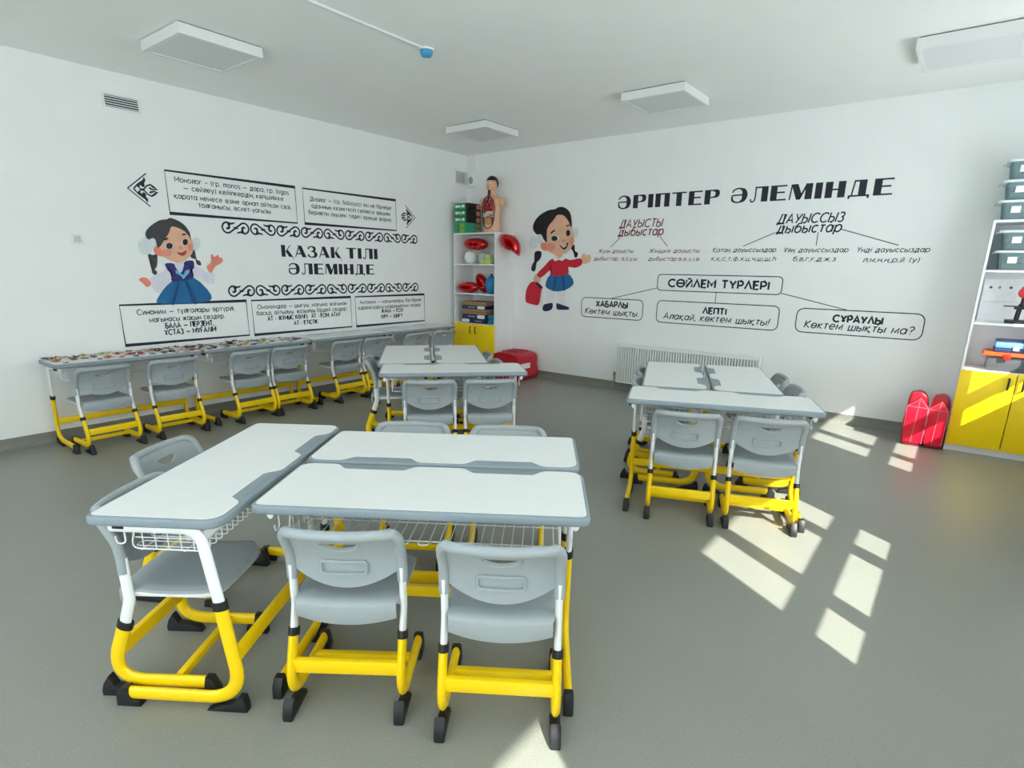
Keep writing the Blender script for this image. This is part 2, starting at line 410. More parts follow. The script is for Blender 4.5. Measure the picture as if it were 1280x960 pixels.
# ---------------------------------------------------------------- school chair
# local: x across, y forward from the rear tip of the feet
def make_chair():
    t = thing('school_chair', '', 'chair')
    X = (1, 0, 0)
    for s in (-1, 1):
        x = s*0.192
        one('leg', YELL, t, tube, fillet([(x, 0.385, 0.060), (x, 0.028, 0.060), (x, 0.118, 0.285)], 0.085, 8), 0.0155, 0.0245, X, 14)
        one('post', WHITE, t, tube, fillet([(x, 0.108, 0.255), (x, 0.150, 0.375), (x, 0.147, 0.53)], 0.05, 5), 0.0125, 0.020, X, 14)
        one('collar', BLACK, t, tube, [(x, 0.113, 0.268), (x, 0.123, 0.293)], 0.0185, 0.028, X, 14)
        one('foot_cap', BLACK, t, prism, [(0.0, 0), (0.15, 0), (0.14, 0.022), (0.09, 0.035), (0.05, 0.04), (0.028, 0.078), (0.008, 0.05), (-0.002, 0.02)], x - 0.0185, x + 0.0185, 'x', 0.006)
        one('foot_cap', BLACK, t, prism, [(0.34, 0), (0.43, 0), (0.43, 0.04), (0.408, 0.085), (0.385, 0.087), (0.375, 0.036), (0.345, 0.03)], x - 0.0185, x + 0.0185, 'x', 0.006)
    one('stretcher', YELL, t, box, -0.182, 0.182, 0.062, 0.088, 0.148, 0.2, bev=0.006)
    one('stretcher', YELL, t, box, -0.182, 0.182, 0.262, 0.288, 0.05, 0.08, bev=0.005)
    # backrest: moulded panel between two sleeves, with a grip hole
    HW, ZT, B = 0.192, 0.686, 0.03
    def bul(x): return -B*(1 - min(1, abs(x)/HW)**2)
    def yy(x, z): return 0.147 - 0.075*(max(0, z - 0.54)/0.146)**1.7 + bul(x)
    hr, hz = 0.060, 0.638
    def zb(x): return 0.456 + 0.066*(abs(x)/HW)**2
    def hole(x): return hz - 0.029*math.sqrt(max(0, 1 - (x/hr)**2)) if abs(x) < hr else hz
    def back(bm):
        xs = sorted(set([round(-HW + 2*HW*i/22, 4) for i in range(23)] + [round(hr*math.cos(math.pi*k/10), 4) for k in range(11)]))
        cols = []
        for x in xs:
            z0, z1, c = zb(x), hole(x), []
            for k in range(9): c.append((x, z0 + (z1 - z0)*k/8))
            c.append((x, hz))
            for k in range(1, 4): c.append((x, hz + (ZT - hz)*k/3))
            cols.append([bm.verts.new((px, yy(px, pz), pz)) for px, pz in c])
        fs = []
        for i, (A, Bc) in enumerate(zip(cols, cols[1:])):
            for k in range(12):
                if k == 8: continue
                fs.append(bm.faces.new((A[k], Bc[k], Bc[k+1], A[k+1])))
        bmesh.ops.remove_doubles(bm, verts=bm.verts, dist=1e-4)
        bmesh.ops.solidify(bm, geom=list(bm.faces), thickness=0.009)
        # sleeves and top roll
        pts = []
        for z in (0.475, 0.53, 0.57, 0.6, 0.626): pts.append((-HW, yy(-HW, z), z))
        for k in range(1, 6):
            a = math.pi/2*k/6; pts.append((-HW + 0.032*(1 - math.cos(a)), yy(-HW + 0.032*(1 - math.cos(a)), 0.641 + 0.03*math.sin(a)), 0.641 + 0.042*math.sin(a)))
        for k in range(0, 17):
            x = -0.16 + 0.32*k/16; pts.append((x, yy(x, ZT) + 0.002, ZT - 0.003))
        for k in range(5, 0, -1):
            a = math.pi/2*k/6; pts.append((HW - 0.032*(1 - math.cos(a)), yy(HW - 0.032*(1 - math.cos(a)), 0.641 + 0.03*math.sin(a)), 0.641 + 0.042*math.sin(a)))
        for z in (0.626, 0.6, 0.57, 0.53, 0.475): pts.append((HW, yy(HW, z), z))
        tube(bm, pts, 0.0185, 0.0185, None, 12)
        # raised outline of the label field, rear side
        q = fillet([(-0.078, 0.512, 0), (0.078, 0.512, 0), (0.078, 0.558, 0), (-0.078, 0.558, 0)], 0.012, 4, True)
        ring = []
        for i, p in enumerate(q):
            n = q[(i+1) % len(q)]
            for k in range(4):
                v = p.lerp(n, k/4); ring.append((v.x, yy(v.x, v.y) - 0.006, v.y))
        tube(bm, ring, 0.0062, seg=6, closed=True)
        q = [(hr*1.04*math.cos(math.pi*k/14), hz - 0.032*math.sin(math.pi*k/14)) for k in range(15)]
        tube(bm, [(a, yy(a, b) - 0.003, b) for a, b in q], 0.0055, seg=6)
    one('backrest', GREYP, t, back, angle=50)
    def seat(bm):
        # closed shell section swept across the width: rear apron, dished top, front waterfall
        prof = [(0.108, 0.326), (0.102, 0.35), (0.103, 0.392), (0.108, 0.409), (0.124, 0.4175), (0.18, 0.42), (0.24, 0.419), (0.3, 0.418), (0.36, 0.42), (0.41, 0.423), (0.445, 0.42), (0.465, 0.408), (0.472, 0.392)]
        n = len(prof); inn = []
        for j, (u, z) in enumerate(prof):
            p, q = prof[max(0, j-1)], prof[min(n-1, j+1)]
            t_ = Vector((q[0] - p[0], q[1] - p[1])).normalized(); inn.append((u + t_.y*0.011, z - t_.x*0.011))
        nx, rings = 20, []
        for i in range(nx+1):
            s = -1 + 2*i/nx; r = []
            for k, (u, z) in enumerate(prof + inn[::-1]):
                j = k if k < n else 2*n - 1 - k
                w = 0.174 if j < 4 else (0.174 + 0.016*min(1, (j - 3)/3) if u < 0.4 else 0.19 - 0.035*(min(1, (u - 0.4)/0.072))**2)
                if j < 3: z += 0.022*s*s*(3 - j)/3
                if 4 < j < 11: z -= 0.010*(1 - s*s)
                if j > 3: z -= 0.008*max(0, (abs(s) - 0.85)/0.15)**2
                u += -0.014*(1 - s*s) if j < 4 else 0
                if j > 9: u -= 0.02*s**4
                r.append(bm.verts.new((w*s, u, z)))
            rings.append(r)
        m = 2*n
        for A, Bc in zip(rings, rings[1:]):
            for k in range(m): bm.faces.new((A[k], A[(k+1) % m], Bc[(k+1) % m], Bc[k]))
        for r in (rings[0], rings[-1]):
            for k in range(n-1): bm.faces.new((r[k], r[k+1], r[m-2-k], r[m-1-k]))
    one('seat', GREYP, t, seat, angle=60)
    def sfr(bm):
        pts = fillet([(-0.176, 0.15, 0.392), (-0.176, 0.455, 0.394), (0.176, 0.455, 0.394), (0.176, 0.15, 0.392)], 0.06, 7)
        tube(bm, pts, 0.013, 0.007, side=(0, 0, 1), seg=8)
        tube(bm, [(-0.185, 0.15, 0.388), (0.185, 0.15, 0.388)], 0.009, seg=8)
    f = one('seat_frame', WHITE, t, sfr)
    return t
chair0 = make_chair()
cu = []
def desk_chair(dx, dy, da, cx, tip, turn, label, group, sz=1.0):
    # seat a chair at a desk: cx along the desk, tip = rear of the feet on the user side
    a = R(da); px, py = cx, tip
    x = dx + math.cos(a)*px - math.sin(a)*py; y = dy + math.sin(a)*px + math.cos(a)*py
    return put(chair0, cu, (x, y, 0), da + turn, label, group, sz)
GD = {n: (x, y, a) for n, x, y, a, _ in GROUPS}
G1, G2, G3 = 'chairs around the nearest cluster of desks', 'chairs around the middle cluster of desks', 'chairs around the right cluster of desks'
for n, cx, tip, turn, sz, lab, g in [
 ('A', -0.250, -0.346, 2, 1.0, 'left one of two grey chairs at the nearest front desk, back toward us', G1),
 ('A', 0.285, -0.402, 0, 1.0, 'right one of two grey chairs at the nearest front desk, back toward us', G1),
 ('L', 0.29, -0.342, 1.5, 1.04, 'grey chair tucked side-on under the near end of the left long desk', G1),
 ('L', -0.30, -0.62, -4, 1.0, 'grey chair pulled out at the far end of the left long desk', G1),
 ('B', 0.285, -0.63, 0, 1.0, 'grey chair behind the back desk of the nearest cluster, nearer the long desk', G1),
 ('B', -0.235, -0.61, 0, 1.0, 'grey chair behind the back desk of the nearest cluster, farther from the long desk', G1),
 ('g2f', -0.19, -0.332, 0, 1.0, 'left one of the two grey chairs at the cross desk in the middle cluster', G2),
 ('g2f', 0.275, -0.335, 0, 1.0, 'right one of the two grey chairs at the cross desk in the middle cluster', G2),
 ('g2m', 0.21, -0.40, 0, 1.06, 'grey chair side-on at the left of the middle cluster, dark curved back', G2),
 ('g2n', -0.20, -0.42, 0, 1.0, 'grey chair at the right of the middle cluster, before the red case', G2),
 ('g2n', 0.275, -0.385, 0, 1.0, 'grey chair at the right of the middle cluster, beside the yellow cabinet doors', G2),
 ('g3f', -0.195, -0.334, 0, 1.0, 'left one of two grey chairs at the cross desk of the right cluster', G3),
 ('g3f', 0.277, -0.33, 0, 1.0, 'right one of two grey chairs at the right cluster, feet in sunlight', G3),
 ('g3m', 0.235, -0.335, 0, 1.03, 'nearer grey chair peeking out left of the right cluster, below the radiator', G3),
 ('g3m', -0.27, -0.335, 0, 1.03, 'farther grey chair peeking out left of the right cluster, against the radiator', G3),
 ('g3n', -0.19, -0.44, 0, 1.04, 'nearer grey chair peeking out right of the right cluster', G3),
 ('g3n', 0.275, -0.42, 0, 1.04, 'farther grey chair peeking out right of the right cluster', G3),
]:
    dx, dy, da = GD[n]
    desk_chair(dx, dy, da, cx, tip, turn, lab, g, sz)
ROWC = [(-5.09, 0.645, 2, 'first grey chair of the wall row from its outer end, under the paper cut-outs'),
        (-4.555, 0.645, -1, 'second grey chair of the wall row from its outer end'),
        (-3.83, 0.65, 1, 'third grey chair of the wall row, left of a close pair'),
        (-3.405, 0.645, -2, 'fourth grey chair of the wall row, right of a close pair'),
        (-2.67, 0.64, 1, 'fifth grey chair of the wall row, seat showing left of the middle cluster'),
        (-2.235, 0.643, 0, 'sixth grey chair of the wall row, half hidden by the dark side-on chair'),
        (-1.58, 0.64, 0, 'seventh grey chair of the wall row, only its back above the middle cluster'),
        (-1.095, 0.64, 0, 'last grey chair of the wall row, beside the yellow cabinet doors')]
for y, x, turn, lab in ROWC:
    put(chair0, cu, (x, y, 0), 90 + turn, lab, 'chairs in the row along the left wall', 1.0)

# ---------------------------------------------------------------- ceiling and wall fittings
LAMPB = mat('lamp_housing', (232, 234, 234), 0.45, vary=0.01)
LAMPD = mat('lamp_diffuser', (224, 227, 228), 0.55, vary=0.01)
LAMPG = mat('lamp_gap', (70, 74, 78), 0.6)  # dark grey of the plate between housing and ceiling
LAMPS = [(1.0, 1.6, -4.65, -4.06, 'square surface-mounted ceiling light at the left, nearest to us'),
         (1.0, 1.6, -1.49, -0.9, 'square ceiling light in the corner above the white cabinet'),
         (3.25, 3.85, -1.55, -0.95, 'square ceiling light in the middle, above the dark wall heading'),
         (5.47, 6.07, -1.55, -0.95, 'square ceiling light at the right, above the storage bins')]
for x0, x1, y0, y1, lab in LAMPS:
    cx, cy = (x0 + x1)/2, (y0 + y1)/2
    t = thing('ceiling_light', lab, 'ceiling light', (cx, cy, H_ROOM), 0, 'square ceiling lights')
    def housing(bm):
        w, h = 0.298, 0.075
        for a in range(4):
            rot = Matrix.Rotation(a*math.pi/2, 4, 'Z')
            box(bm, -w, w - 0.03, w - 0.03, w, -h, -0.008, rot=rot)
        box(bm, -w + 0.03, w - 0.03, -w + 0.03, w - 0.03, -0.03, -0.008)
    one('housing', LAMPB, t, housing, smooth=False)
    one('diffuser', LAMPD, t, box, -0.268, 0.268, -0.268, 0.268, -0.071, -0.06, smooth=False)
    one('mounting_plate', LAMPG, t, box, -0.285, 0.285, -0.285, 0.285, -0.009, 0, smooth=False)
BLUE = mat('blue_cap_plastic', (70, 160, 205), 0.4)
t = thing('smoke_detector', 'small blue and white detector on the ceiling at the end of a white cable duct', 'detector', (2.569, -3.322, H_ROOM))
one('base', WHITE, t, lathe, [(0.0, 0), (0.055, 0), (0.055, -0.012), (0.0, -0.012)])
one('cap', BLUE, t, lathe, [(0.0, -0.012), (0.047, -0.012), (0.045, -0.036), (0.036, -0.042), (0.036, -0.05), (0.0, -0.052)])
o = one('cable_duct', WHITE, None, box, 2.562, 2.584, -D_ROOM, -3.379, H_ROOM - 0.014, H_ROOM, bev=0.002)
tag(o, 'thin white cable duct running along the ceiling to the blue detector', 'cable duct')
VENTD = mat('vent_dark', (38, 40, 44), 0.7)
def vent(name, lab, y0, y1, z0, z1, slats, upright):
    t = thing(name, lab, 'vent', (0, (y0+y1)/2, z0))
    hy, hz = (y1-y0)/2, z1 - z0
    one('backing', VENTD, t, box, 0.0005, 0.006, -hy + 0.006, hy - 0.006, 0.006, hz - 0.006, smooth=False)
    def fr(bm):
        for a, b, c, d in ((-hy, hy, 0, 0.014), (-hy, hy, hz - 0.014, hz), (-hy, -hy + 0.014, 0.014, hz - 0.014), (hy - 0.014, hy, 0.014, hz - 0.014)):
            box(bm, 0.0, 0.016, a, b, c, d)
    one('frame', WHITE, t, fr, smooth=False)
    def sl(bm):
        n = slats
        for i in range(n):
            z = 0.014 + (hz - 0.028)*(i + 0.5)/n
            box(bm, 0.005, 0.014, -hy + 0.01, hy - 0.01, z - 0.0035, z + 0.0035)
        for i in range(upright):
            y = -hy + 2*hy*(i + 1)/(upright + 1); box(bm, 0.005, 0.012, y - 0.003, y + 0.003, 0.01, hz - 0.01)
    one('grille', WHITE, t, sl, smooth=False)
vent('air_vent', 'dark slatted air vent high on the left wall, above the ornament and text boxes', -4.605, -4.32, 2.778, 2.9, 5, 0)
vent('air_vent', 'square grid air vent high in the corner, next to the white siren', -0.285, -0.05, 2.672, 2.855, 8, 8)
t = thing('siren', 'small white alarm speaker box in the top corner above the cabinet', 'alarm speaker', (0.115, 0, 2.74))
one('body', WHITE, t, box, -0.06, 0.06, -0.06, 0, -0.1, 0.1, bev=0.012)
one('grille', mat('speaker_grey', (160, 165, 168), 0.6), t, lambda bm: prism(bm, [(0.038*math.cos(a*math.pi/12), 0.05*math.sin(a*math.pi/12) - 0.01) for a in range(24)], -0.064, -0.058, 'y'))
o = one('cable_duct', WHITE, None, box, 0.07, 0.17, -0.03, 0, 2.842, H_ROOM, bev=0.004)
tag(o, 'wide white upright cable duct in the corner between ceiling and siren', 'cable duct')
t = thing('wall_socket', 'small white power socket on the left wall, left of the painted girl', 'socket', (0, -4.955, 1.7))
one('plate', WHITE, t, box, 0, 0.01, -0.042, 0.042, -0.042, 0.042, bev=0.004)
one('insert', mat('socket_grey', (205, 208, 210), 0.4), t, lambda bm: (box(bm, 0.0095, 0.013, -0.026, 0.026, -0.026, 0.026, bev=0.002), [tube(bm, [(0.012, s*0.01, 0), (0.0135, s*0.01, 0)], 0.004, mi=0) for s in (-1, 1)]))

# radiator
t = thing('radiator', 'long white ribbed panel radiator low on the back wall', 'radiator', (3.51, 0, 0))
def ribs(bm, ):
    x0, x1, z0, z1 = -0.855, 0.855, 0.115, 0.6
    n = 52; pts = []
    for i in range(n):
        a = x0 + (x1-x0)*i/n; w = (x1-x0)/n
        pts += [(a + w*0.17, -0.064), (a + w*0.3, -0.113), (a + w*0.7, -0.113), (a + w*0.83, -0.064)]
    prism(bm, [(x0, -0.045)] + [(x0, -0.064)] + pts + [(x1, -0.064), (x1, -0.045)], z0 + 0.012, z1 - 0.012, 'z')
    box(bm, x0, x1, -0.113, -0.045, z0, z0 + 0.012); 
one('panel', WHITE, t, ribs, smooth=False)
def grill(bm):
    box(bm, -0.86, 0.86, -0.118, -0.112, 0.575, 0.612); box(bm, -0.86, 0.86, -0.046, -0.04, 0.575, 0.612)
    for s in (-1, 1): box(bm, s*0.858 - 0.003, s*0.858 + 0.003, -0.118, -0.04, 0.12, 0.612)
    for i in range(44): box(bm, -0.84 + i*0.0388, -0.825 + i*0.0388, -0.112, -0.046, 0.604, 0.61)
one('top_grille', WHITE, t, grill, smooth=False)
for s in (-0.6, 0.6): one('bracket', WHITE, t, box, s - 0.02, s + 0.02, -0.044, -0.001, 0.2, 0.5)
one('valve', mat('brass_valve', (170, 160, 140), 0.3, 0.8), t, lambda bm: (tube(bm, [(-0.905, -0.07, 0.0), (-0.905, -0.07, 0.19)], 0.01), tube(bm, [(-0.905, -0.07, 0.165), (-0.85, -0.07, 0.165)], 0.012), tube(bm, [(-0.905, -0.07, 0.185), (-0.905, -0.07, 0.235)], 0.018, seg=12)))

# ---------------------------------------------------------------- tall cabinets
HANDLE = mat('dark_handle', (40, 38, 40), 0.4, 0.3)
DARKIN = mat('shelf_back', (222, 224, 225), 0.6, vary=0.01)
def cabinet(name, lab, x, w, shelves, ztop, back=None):
    t = thing(name, lab, 'cabinet', (x, 0, 0))
    D = 0.415
    def carcass(bm):
        for s in (0, w - 0.018): box(bm, s, s + 0.018, -D, -0.004, 0, ztop)
        box(bm, 0.018, w - 0.018, -D, -0.004, ztop - 0.018, ztop)
        box(bm, 0.018, w - 0.018, -0.010, -0.004, 0.06, ztop - 0.018)
        box(bm, 0.018, w - 0.018, -D, -0.01, 0.06, 0.078)
    one('body', BOARD, t, carcass, smooth=False)
    for z in shelves: one('shelf', BOARD, t, box, 0.018, w - 0.018, -D + 0.004, -0.01, z - 0.018, z, smooth=False)
    one('plinth', BOARD, t, box, 0.018, w - 0.018, -D + 0.02, -D + 0.04, 0, 0.06, smooth=False)
    for i in (0, 1):
        a = 0.003 + i*(w/2); b = a + w/2 - 0.006
        d = one('door', YDOOR, t, box, a, b, -D - 0.018, -D, 0.062, 0.728, bev=0.0015)
        d['label'] = 'yellow cabinet door'
        hx = b - 0.045 if i == 0 else a + 0.045
        h = one('handle', HANDLE, d, lambda bm: tube(bm, fillet([(hx, -D - 0.016, 0.69), (hx, -D - 0.045, 0.69), (hx, -D - 0.045, 0.595), (hx, -D - 0.016, 0.595)], 0.015, 4), 0.005, 0.008, seg=8))
    return t
cabinet('shelf_cabinet', 'tall white open cabinet with yellow doors standing in the far corner', 0.098, 0.775, [0.735, 1.158, 1.565], 1.985)
cabinet('shelf_cabinet', 'tall white cabinet with sunlit yellow doors at the right end of the back wall', 6.108, 0.76, [0.735, 1.135, 1.565], 1.957)

# ---------------------------------------------------------------- things in and on the corner cabinet
REDF = mat('red_foil', (205, 18, 22), 0.16, 0.55, vary=0.06, scale=14, bump=0.25, bscale=25, coat=0.5)
def pillow(bm, outline, th, n=7):
    # foil balloon: two puffed faces over an outline in the x-z plane
    N = len(outline)
    rings = {}
    for side in (-1, 1):
        prev = None
        for k in range(n):
            s = 1 - k/(n-1)*0.999
            h = th*math.sqrt(max(0, 1 - s**2.6))
            ring = [bm.verts.new((p[0]*s, side*h*(1 - 0.06*math.cos(i*math.pi)), p[1]*s)) for i, p in enumerate(outline)] if not (k == 0 and side == 1) else rings[0]
            if k == 0 and side == -1: rings[0] = ring
            if prev:
                for i in range(N): bm.faces.new((prev[i], prev[(i+1) % N], ring[(i+1) % N], ring[i]))
            prev = ring
        bm.faces.new(prev)
def smooth_loop(pts, n=5):
    out = []; N = len(pts)
    for i in range(N):
        p0, p1, p2, p3 = [Vector((*pts[(i+k-1) % N], 0)) for k in range(4)]
        for k in range(n):
            t = k/n
            v = 0.5*((2*p1) + (p2-p0)*t + (2*p0-5*p1+4*p2-p3)*t*t + (3*p1-p0-3*p2+p3)*t**3)
            out.append((v.x, v.y))
    return out
def balloon(lab, loc, outline, th, rot):
    o = one('foil_balloon', REDF, None, pillow, outline, th, angle=70)
    o.location = loc; o.rotation_euler = rot
    return tag(o, lab, 'balloon', 'red foil balloons')
oval = [(0.21*math.copysign(abs(math.cos(a))**0.9, math.cos(a)), 0.085*math.sin(a)) for a in [2*math.pi*k/28 for k in range(28)]]
balloon('red oval foil balloon on the top shelf of the corner cabinet, above two white balls', (0.37, -0.24, 1.842), oval, 0.085, (0.1, 0.05, 0.12))
leaf = smooth_loop([(-0.195, 0.0), (-0.13, 0.055), (0, 0.08), (0.12, 0.065), (0.2, 0.0), (0.12, -0.065), (0, -0.078), (-0.13, -0.055)])
balloon('red pointed foil balloon lying at the left of the middle shelf of the corner cabinet', (0.318, -0.35, 1.2395), leaf, 0.078, (0, 0, 0.1))
balloon('red foil balloon leaning steeply on the middle shelf beside the blue ball', (0.435, -0.17, 1.3), smooth_loop([(-0.155, 0.0), (-0.11, 0.06), (0, 0.088), (0.1, 0.07), (0.15, 0.0), (0.1, -0.07), (0, -0.085), (-0.11, -0.06)]), 0.08, (0, 1.0, 0.1))
heart = smooth_loop([(-0.13, 0.125), (-0.02, 0.135), (0.08, 0.09), (0.14, -0.02), (0.125, -0.15), (0.03, -0.10), (-0.08, -0.055), (-0.125, 0.02)])
balloon('red pointed foil balloon fixed to the outer side of the corner cabinet', (1.012, -0.265, 1.83), heart, 0.1, (0.0, 0.0, 0.5))
o = one('white_ball', mat('matte_white_ball', (236, 240, 238), 0.6), None, lambda bm: ball(bm, (0, 0, 0), 0.088, 24, 16)); o.location = (0.33, -0.315, 1.566 + 0.088)
tag(o, 'smaller bright white ball at the front of the top shelf in the corner cabinet', 'ball')
o = one('white_ball', mat('grey_white_ball', (214, 216, 214), 0.6), None, lambda bm: ball(bm, (0, 0, 0), 0.092, 24, 16)); o.location = (0.405, -0.125, 1.566 + 0.092)
tag(o, 'larger greyish white ball at the back of the top shelf in the corner cabinet', 'ball')
LIME = mat('lime_plastic', (196, 214, 128), 0.5)
for i, (x, y, z, w, d, h, lab) in enumerate([(0.56, -0.30, 1.566, 0.075, 0.08, 0.06, 'low pale green block at the left of a small stack on the top shelf'),
                                  (0.662, -0.29, 1.566, 0.1, 0.1, 0.068, 'wide pale green block at the bottom of the small stack on the top shelf'),
                                  (0.66, -0.29, 1.635, 0.085, 0.08, 0.062, 'pale green block lying on top of another on the top shelf')]):
    t = thing('toy_block', lab, 'block', (x, y, z), 0, 'pale green blocks on the top shelf')
    one('body', LIME, t, box, -w/2, w/2, -d/2, d/2, 0, h, bev=0.006)
    one('lid', mat('lime_plastic_light', (214, 226, 160), 0.5), t, box, -w/2 - 0.002, w/2 + 0.002, -d/2 - 0.002, d/2 + 0.002, h*0.62, h*0.74, bev=0.002)
t = thing('blue_ball', 'bright blue ball with dark neck, cut off by the cabinet side on the middle shelf', 'ball', (0.672, -0.25, 1.41))
one('body', mat('blue_rubber', (30, 130, 190), 0.4), t, lambda bm: ball(bm, (0, 0, 0), 0.092, 24, 16, scale=(1, 1, 1.35)))
one('knot', BLACK, t, lathe, [(0.0, 0.15), (0.018, 0.145), (0.012, 0.118), (0.02, 0.11), (0.0, 0.105)])
o = t; o.location.z = 1.284
BROWN = mat('kraft_card', (166, 128, 92), 0.8, vary=0.06)
NAVY = mat('navy_card', (36, 48, 92), 0.5)
PAPER = mat('white_paper', (238, 239, 240), 0.7)
z = 0.7355
for i, (kind, h, dx, lab) in enumerate([('n', 0.062, 0, 'navy ream box at the bottom of the stack on the low shelf'),
                                ('n', 0.066, 0.0, 'navy ream box second from the bottom of the stack on the low shelf'),
                                ('b', 0.07, 0.01, 'brown card box in the middle of the stack on the low shelf'),
                                ('n', 0.055, 0.0, 'navy ream box second from the top of the stack on the low shelf'),
                                ('b', 0.052, 0.012, 'brown card box on top of the stack on the low shelf')]):
    t = thing('paper_box', lab, 'box', (0.452 + dx, -0.24, z), 0, 'boxes stacked on the low shelf of the corner cabinet')
    one('body', NAVY if kind == 'n' else BROWN, t, box, -0.222, 0.222, -0.15, 0.15, 0, h - 0.001, bev=0.003)
    if kind == 'n':
        bx = -0.15 if i == 0 else 0.14
        one('badge', PAPER, t, lambda bm: prism(bm, [(bx + 0.07*max(-1, min(1, 1.15*math.cos(a))), h/2 + 0.38*h*max(-1, min(1, 1.3*math.sin(a)))) for a in [2*math.pi*k/20 for k in range(20)]], -0.1515, -0.1498, 'y'), smooth=False)
        one('print', PAPER, t, lambda bm: [box(bm, -0.02 + k*0.035 + (0.05 if i == 0 else -0.08), -0.006 + k*0.035 + (0.05 if i == 0 else -0.08), -0.1512, -0.1498, h*0.4, h*0.62) for k in range(4)], smooth=False)
    else:
        one('tape', mat('brown_tape', (140, 100, 66), 0.35), t, box, -0.223, 0.223, -0.1508, -0.12, h*0.42, h*0.6, smooth=False)
    z += h
TEAL = mat('teal_plastic', (30, 128, 165), 0.35)
for k, lab in enumerate(['lower one of two small teal packs on the low shelf beside the paper boxes', 'upper one of two small teal packs on the low shelf beside the paper boxes']):
    t = thing('teal_pack', lab, 'pack', (0.765, -0.28, 0.7355 + 0.066*k), 0, 'teal packs on the low shelf')
    one('body', TEAL, t, box, -0.068, 0.068, -0.09, 0.09, 0, 0.064, bev=0.014)
    one('seam', mat('dark_teal', (18, 80, 105), 0.5), t, box, -0.0685, 0.0685, -0.091, 0.091, 0.029, 0.034, bev=0.001)
# game boxes on top
GRN = mat('green_print', (40, 150, 95), 0.35, vary=0.35, scale=14)
BLK = mat('black_print', (24, 26, 28), 0.35)
PINK = mat('pink_print', (205, 130, 118), 0.5, vary=0.2, scale=40)
z = 1.985
for i, lab in enumerate(['green box at the bottom of the stack on the corner cabinet', 'green box second from the bottom on the corner cabinet',
                         'black and green box third from the bottom on the corner cabinet', 'black and green box second from the top on the corner cabinet', 'black and green box topmost on the corner cabinet']):
    h = 0.07 if i < 2 else 0.088
    t = thing('game_box', lab, 'box', (0.217, -0.25, z), 0, 'boxes stacked on top of the corner cabinet')
    one('body', GRN if i < 2 else BLK, t, box, -0.128, 0.128, -0.14, 0.14, 0.0005, h - 0.0005, bev=0.002)
    if i < 2:
        one('print', mat('lime_print', (130, 175, 60), 0.4, vary=0.3), t, box, -0.02, 0.06, -0.1412, -0.1398, 0.006, h - 0.008, smooth=False)
        one('side_print', mat('teal_print', (60, 160, 130), 0.4, vary=0.3), t, box, 0.1278, 0.1292, -0.13, 0.03, 0.006, h - 0.008, smooth=False)
        one('picture', PINK, t, box, 0.1278, 0.1292, 0.06, 0.12, 0.012, h - 0.014, smooth=False)
    else:
        one('print', GRN, t, box, -0.126, 0.09, -0.1412, -0.1398, 0.004, h - 0.006, smooth=False)
        one('lettering', PAPER, t, lambda bm: [box(bm, x, x + w, -0.1424, -0.141, 0.03, 0.06) for x, w in ((-0.1, 0.04), (-0.05, 0.02), (-0.02, 0.015), (0.02, 0.05))], smooth=False)
        one('picture', PINK, t, lambda bm: prism(bm, [(p.x, p.y) for p in fillet([(0.045, 0.012, 0), (0.125, 0.012, 0), (0.125, h - 0.014, 0), (0.045, h - 0.014, 0)], 0.018, 4, True)], 0.1278, 0.1294, 'x'), smooth=False)
    z += h

# ---------------------------------------------------------------- anatomical torso
SKIN = mat('model_skin', (228, 178, 146), 0.45, vary=0.03)
t = thing('anatomical_torso', 'human torso model with open chest and dark hair on top of the corner cabinet', 'anatomical model', (0.63, -0.205, 1.986), R(2))
def torso(bm):
    secs = [(0.0, 0.125, 0.085, 0), (0.05, 0.132, 0.09, 0), (0.13, 0.13, 0.09, 0), (0.22, 0.125, 0.085, 0), (0.3, 0.138, 0.092, 0), (0.37, 0.155, 0.098, 0), (0.42, 0.172, 0.092, 0.004), (0.455, 0.168, 0.078, 0.008), (0.478, 0.12, 0.062, 0.012), (0.495, 0.062, 0.05, 0.012), (0.53, 0.05, 0.05, 0.006), (0.565, 0.052, 0.054, 0.0)]
    n = 28; rings = []
    for z, rx, ry, yo in secs:
        rings.append([bm.verts.new((rx*math.copysign(abs(math.cos(a))**0.85, math.cos(a)), yo + ry*math.copysign(abs(math.sin(a))**0.9, math.sin(a)), z)) for a in [2*math.pi*k/n for k in range(n)]])
    for A, Bc in zip(rings, rings[1:]):
        for k in range(n): bm.faces.new((A[k], A[(k+1) % n], Bc[(k+1) % n], Bc[k]))
    bm.faces.new(rings[0]); bm.faces.new(rings[-1])
one('body', SKIN, t, torso, angle=80)
for s in (-1, 1): one('arm_stump', SKIN, t, lambda bm: ball(bm, (s*0.168, 0.004, 0.405), 0.05, 14, 10, scale=(0.75, 1, 1.25)), angle=80)
def head(bm):
    ball(bm, (0, -0.004, 0.63), 0.083, 24, 18, scale=(0.86, 1.0, 1.22))
    ball(bm, (0, -0.035, 0.59), 0.05, 16, 12, scale=(0.95, 0.9, 1.0))
    prism(bm, [(-0.08, 0.655), (-0.106, 0.612), (-0.08, 0.606)], -0.012, 0.012, 'x', 0.005)
    for s in (-1, 1): ball(bm, (s*0.073, 0.005, 0.625), 0.02, 10, 8, scale=(0.4, 0.8, 1.2))
    tube(bm, [(-0.02, -0.083, 0.58), (0.02, -0.083, 0.58)], 0.005, seg=6)
one('head', SKIN, t, head, angle=80)
one('eye', mat('eye_white', (235, 235, 232), 0.3), t, lambda bm: [ball(bm, (s*0.03, -0.076, 0.645), 0.011, 10, 8) for s in (-1, 1)])
HAIR = mat('model_hair', (22, 22, 26), 0.55, vary=0.2, scale=60, bump=0.4, bscale=150)
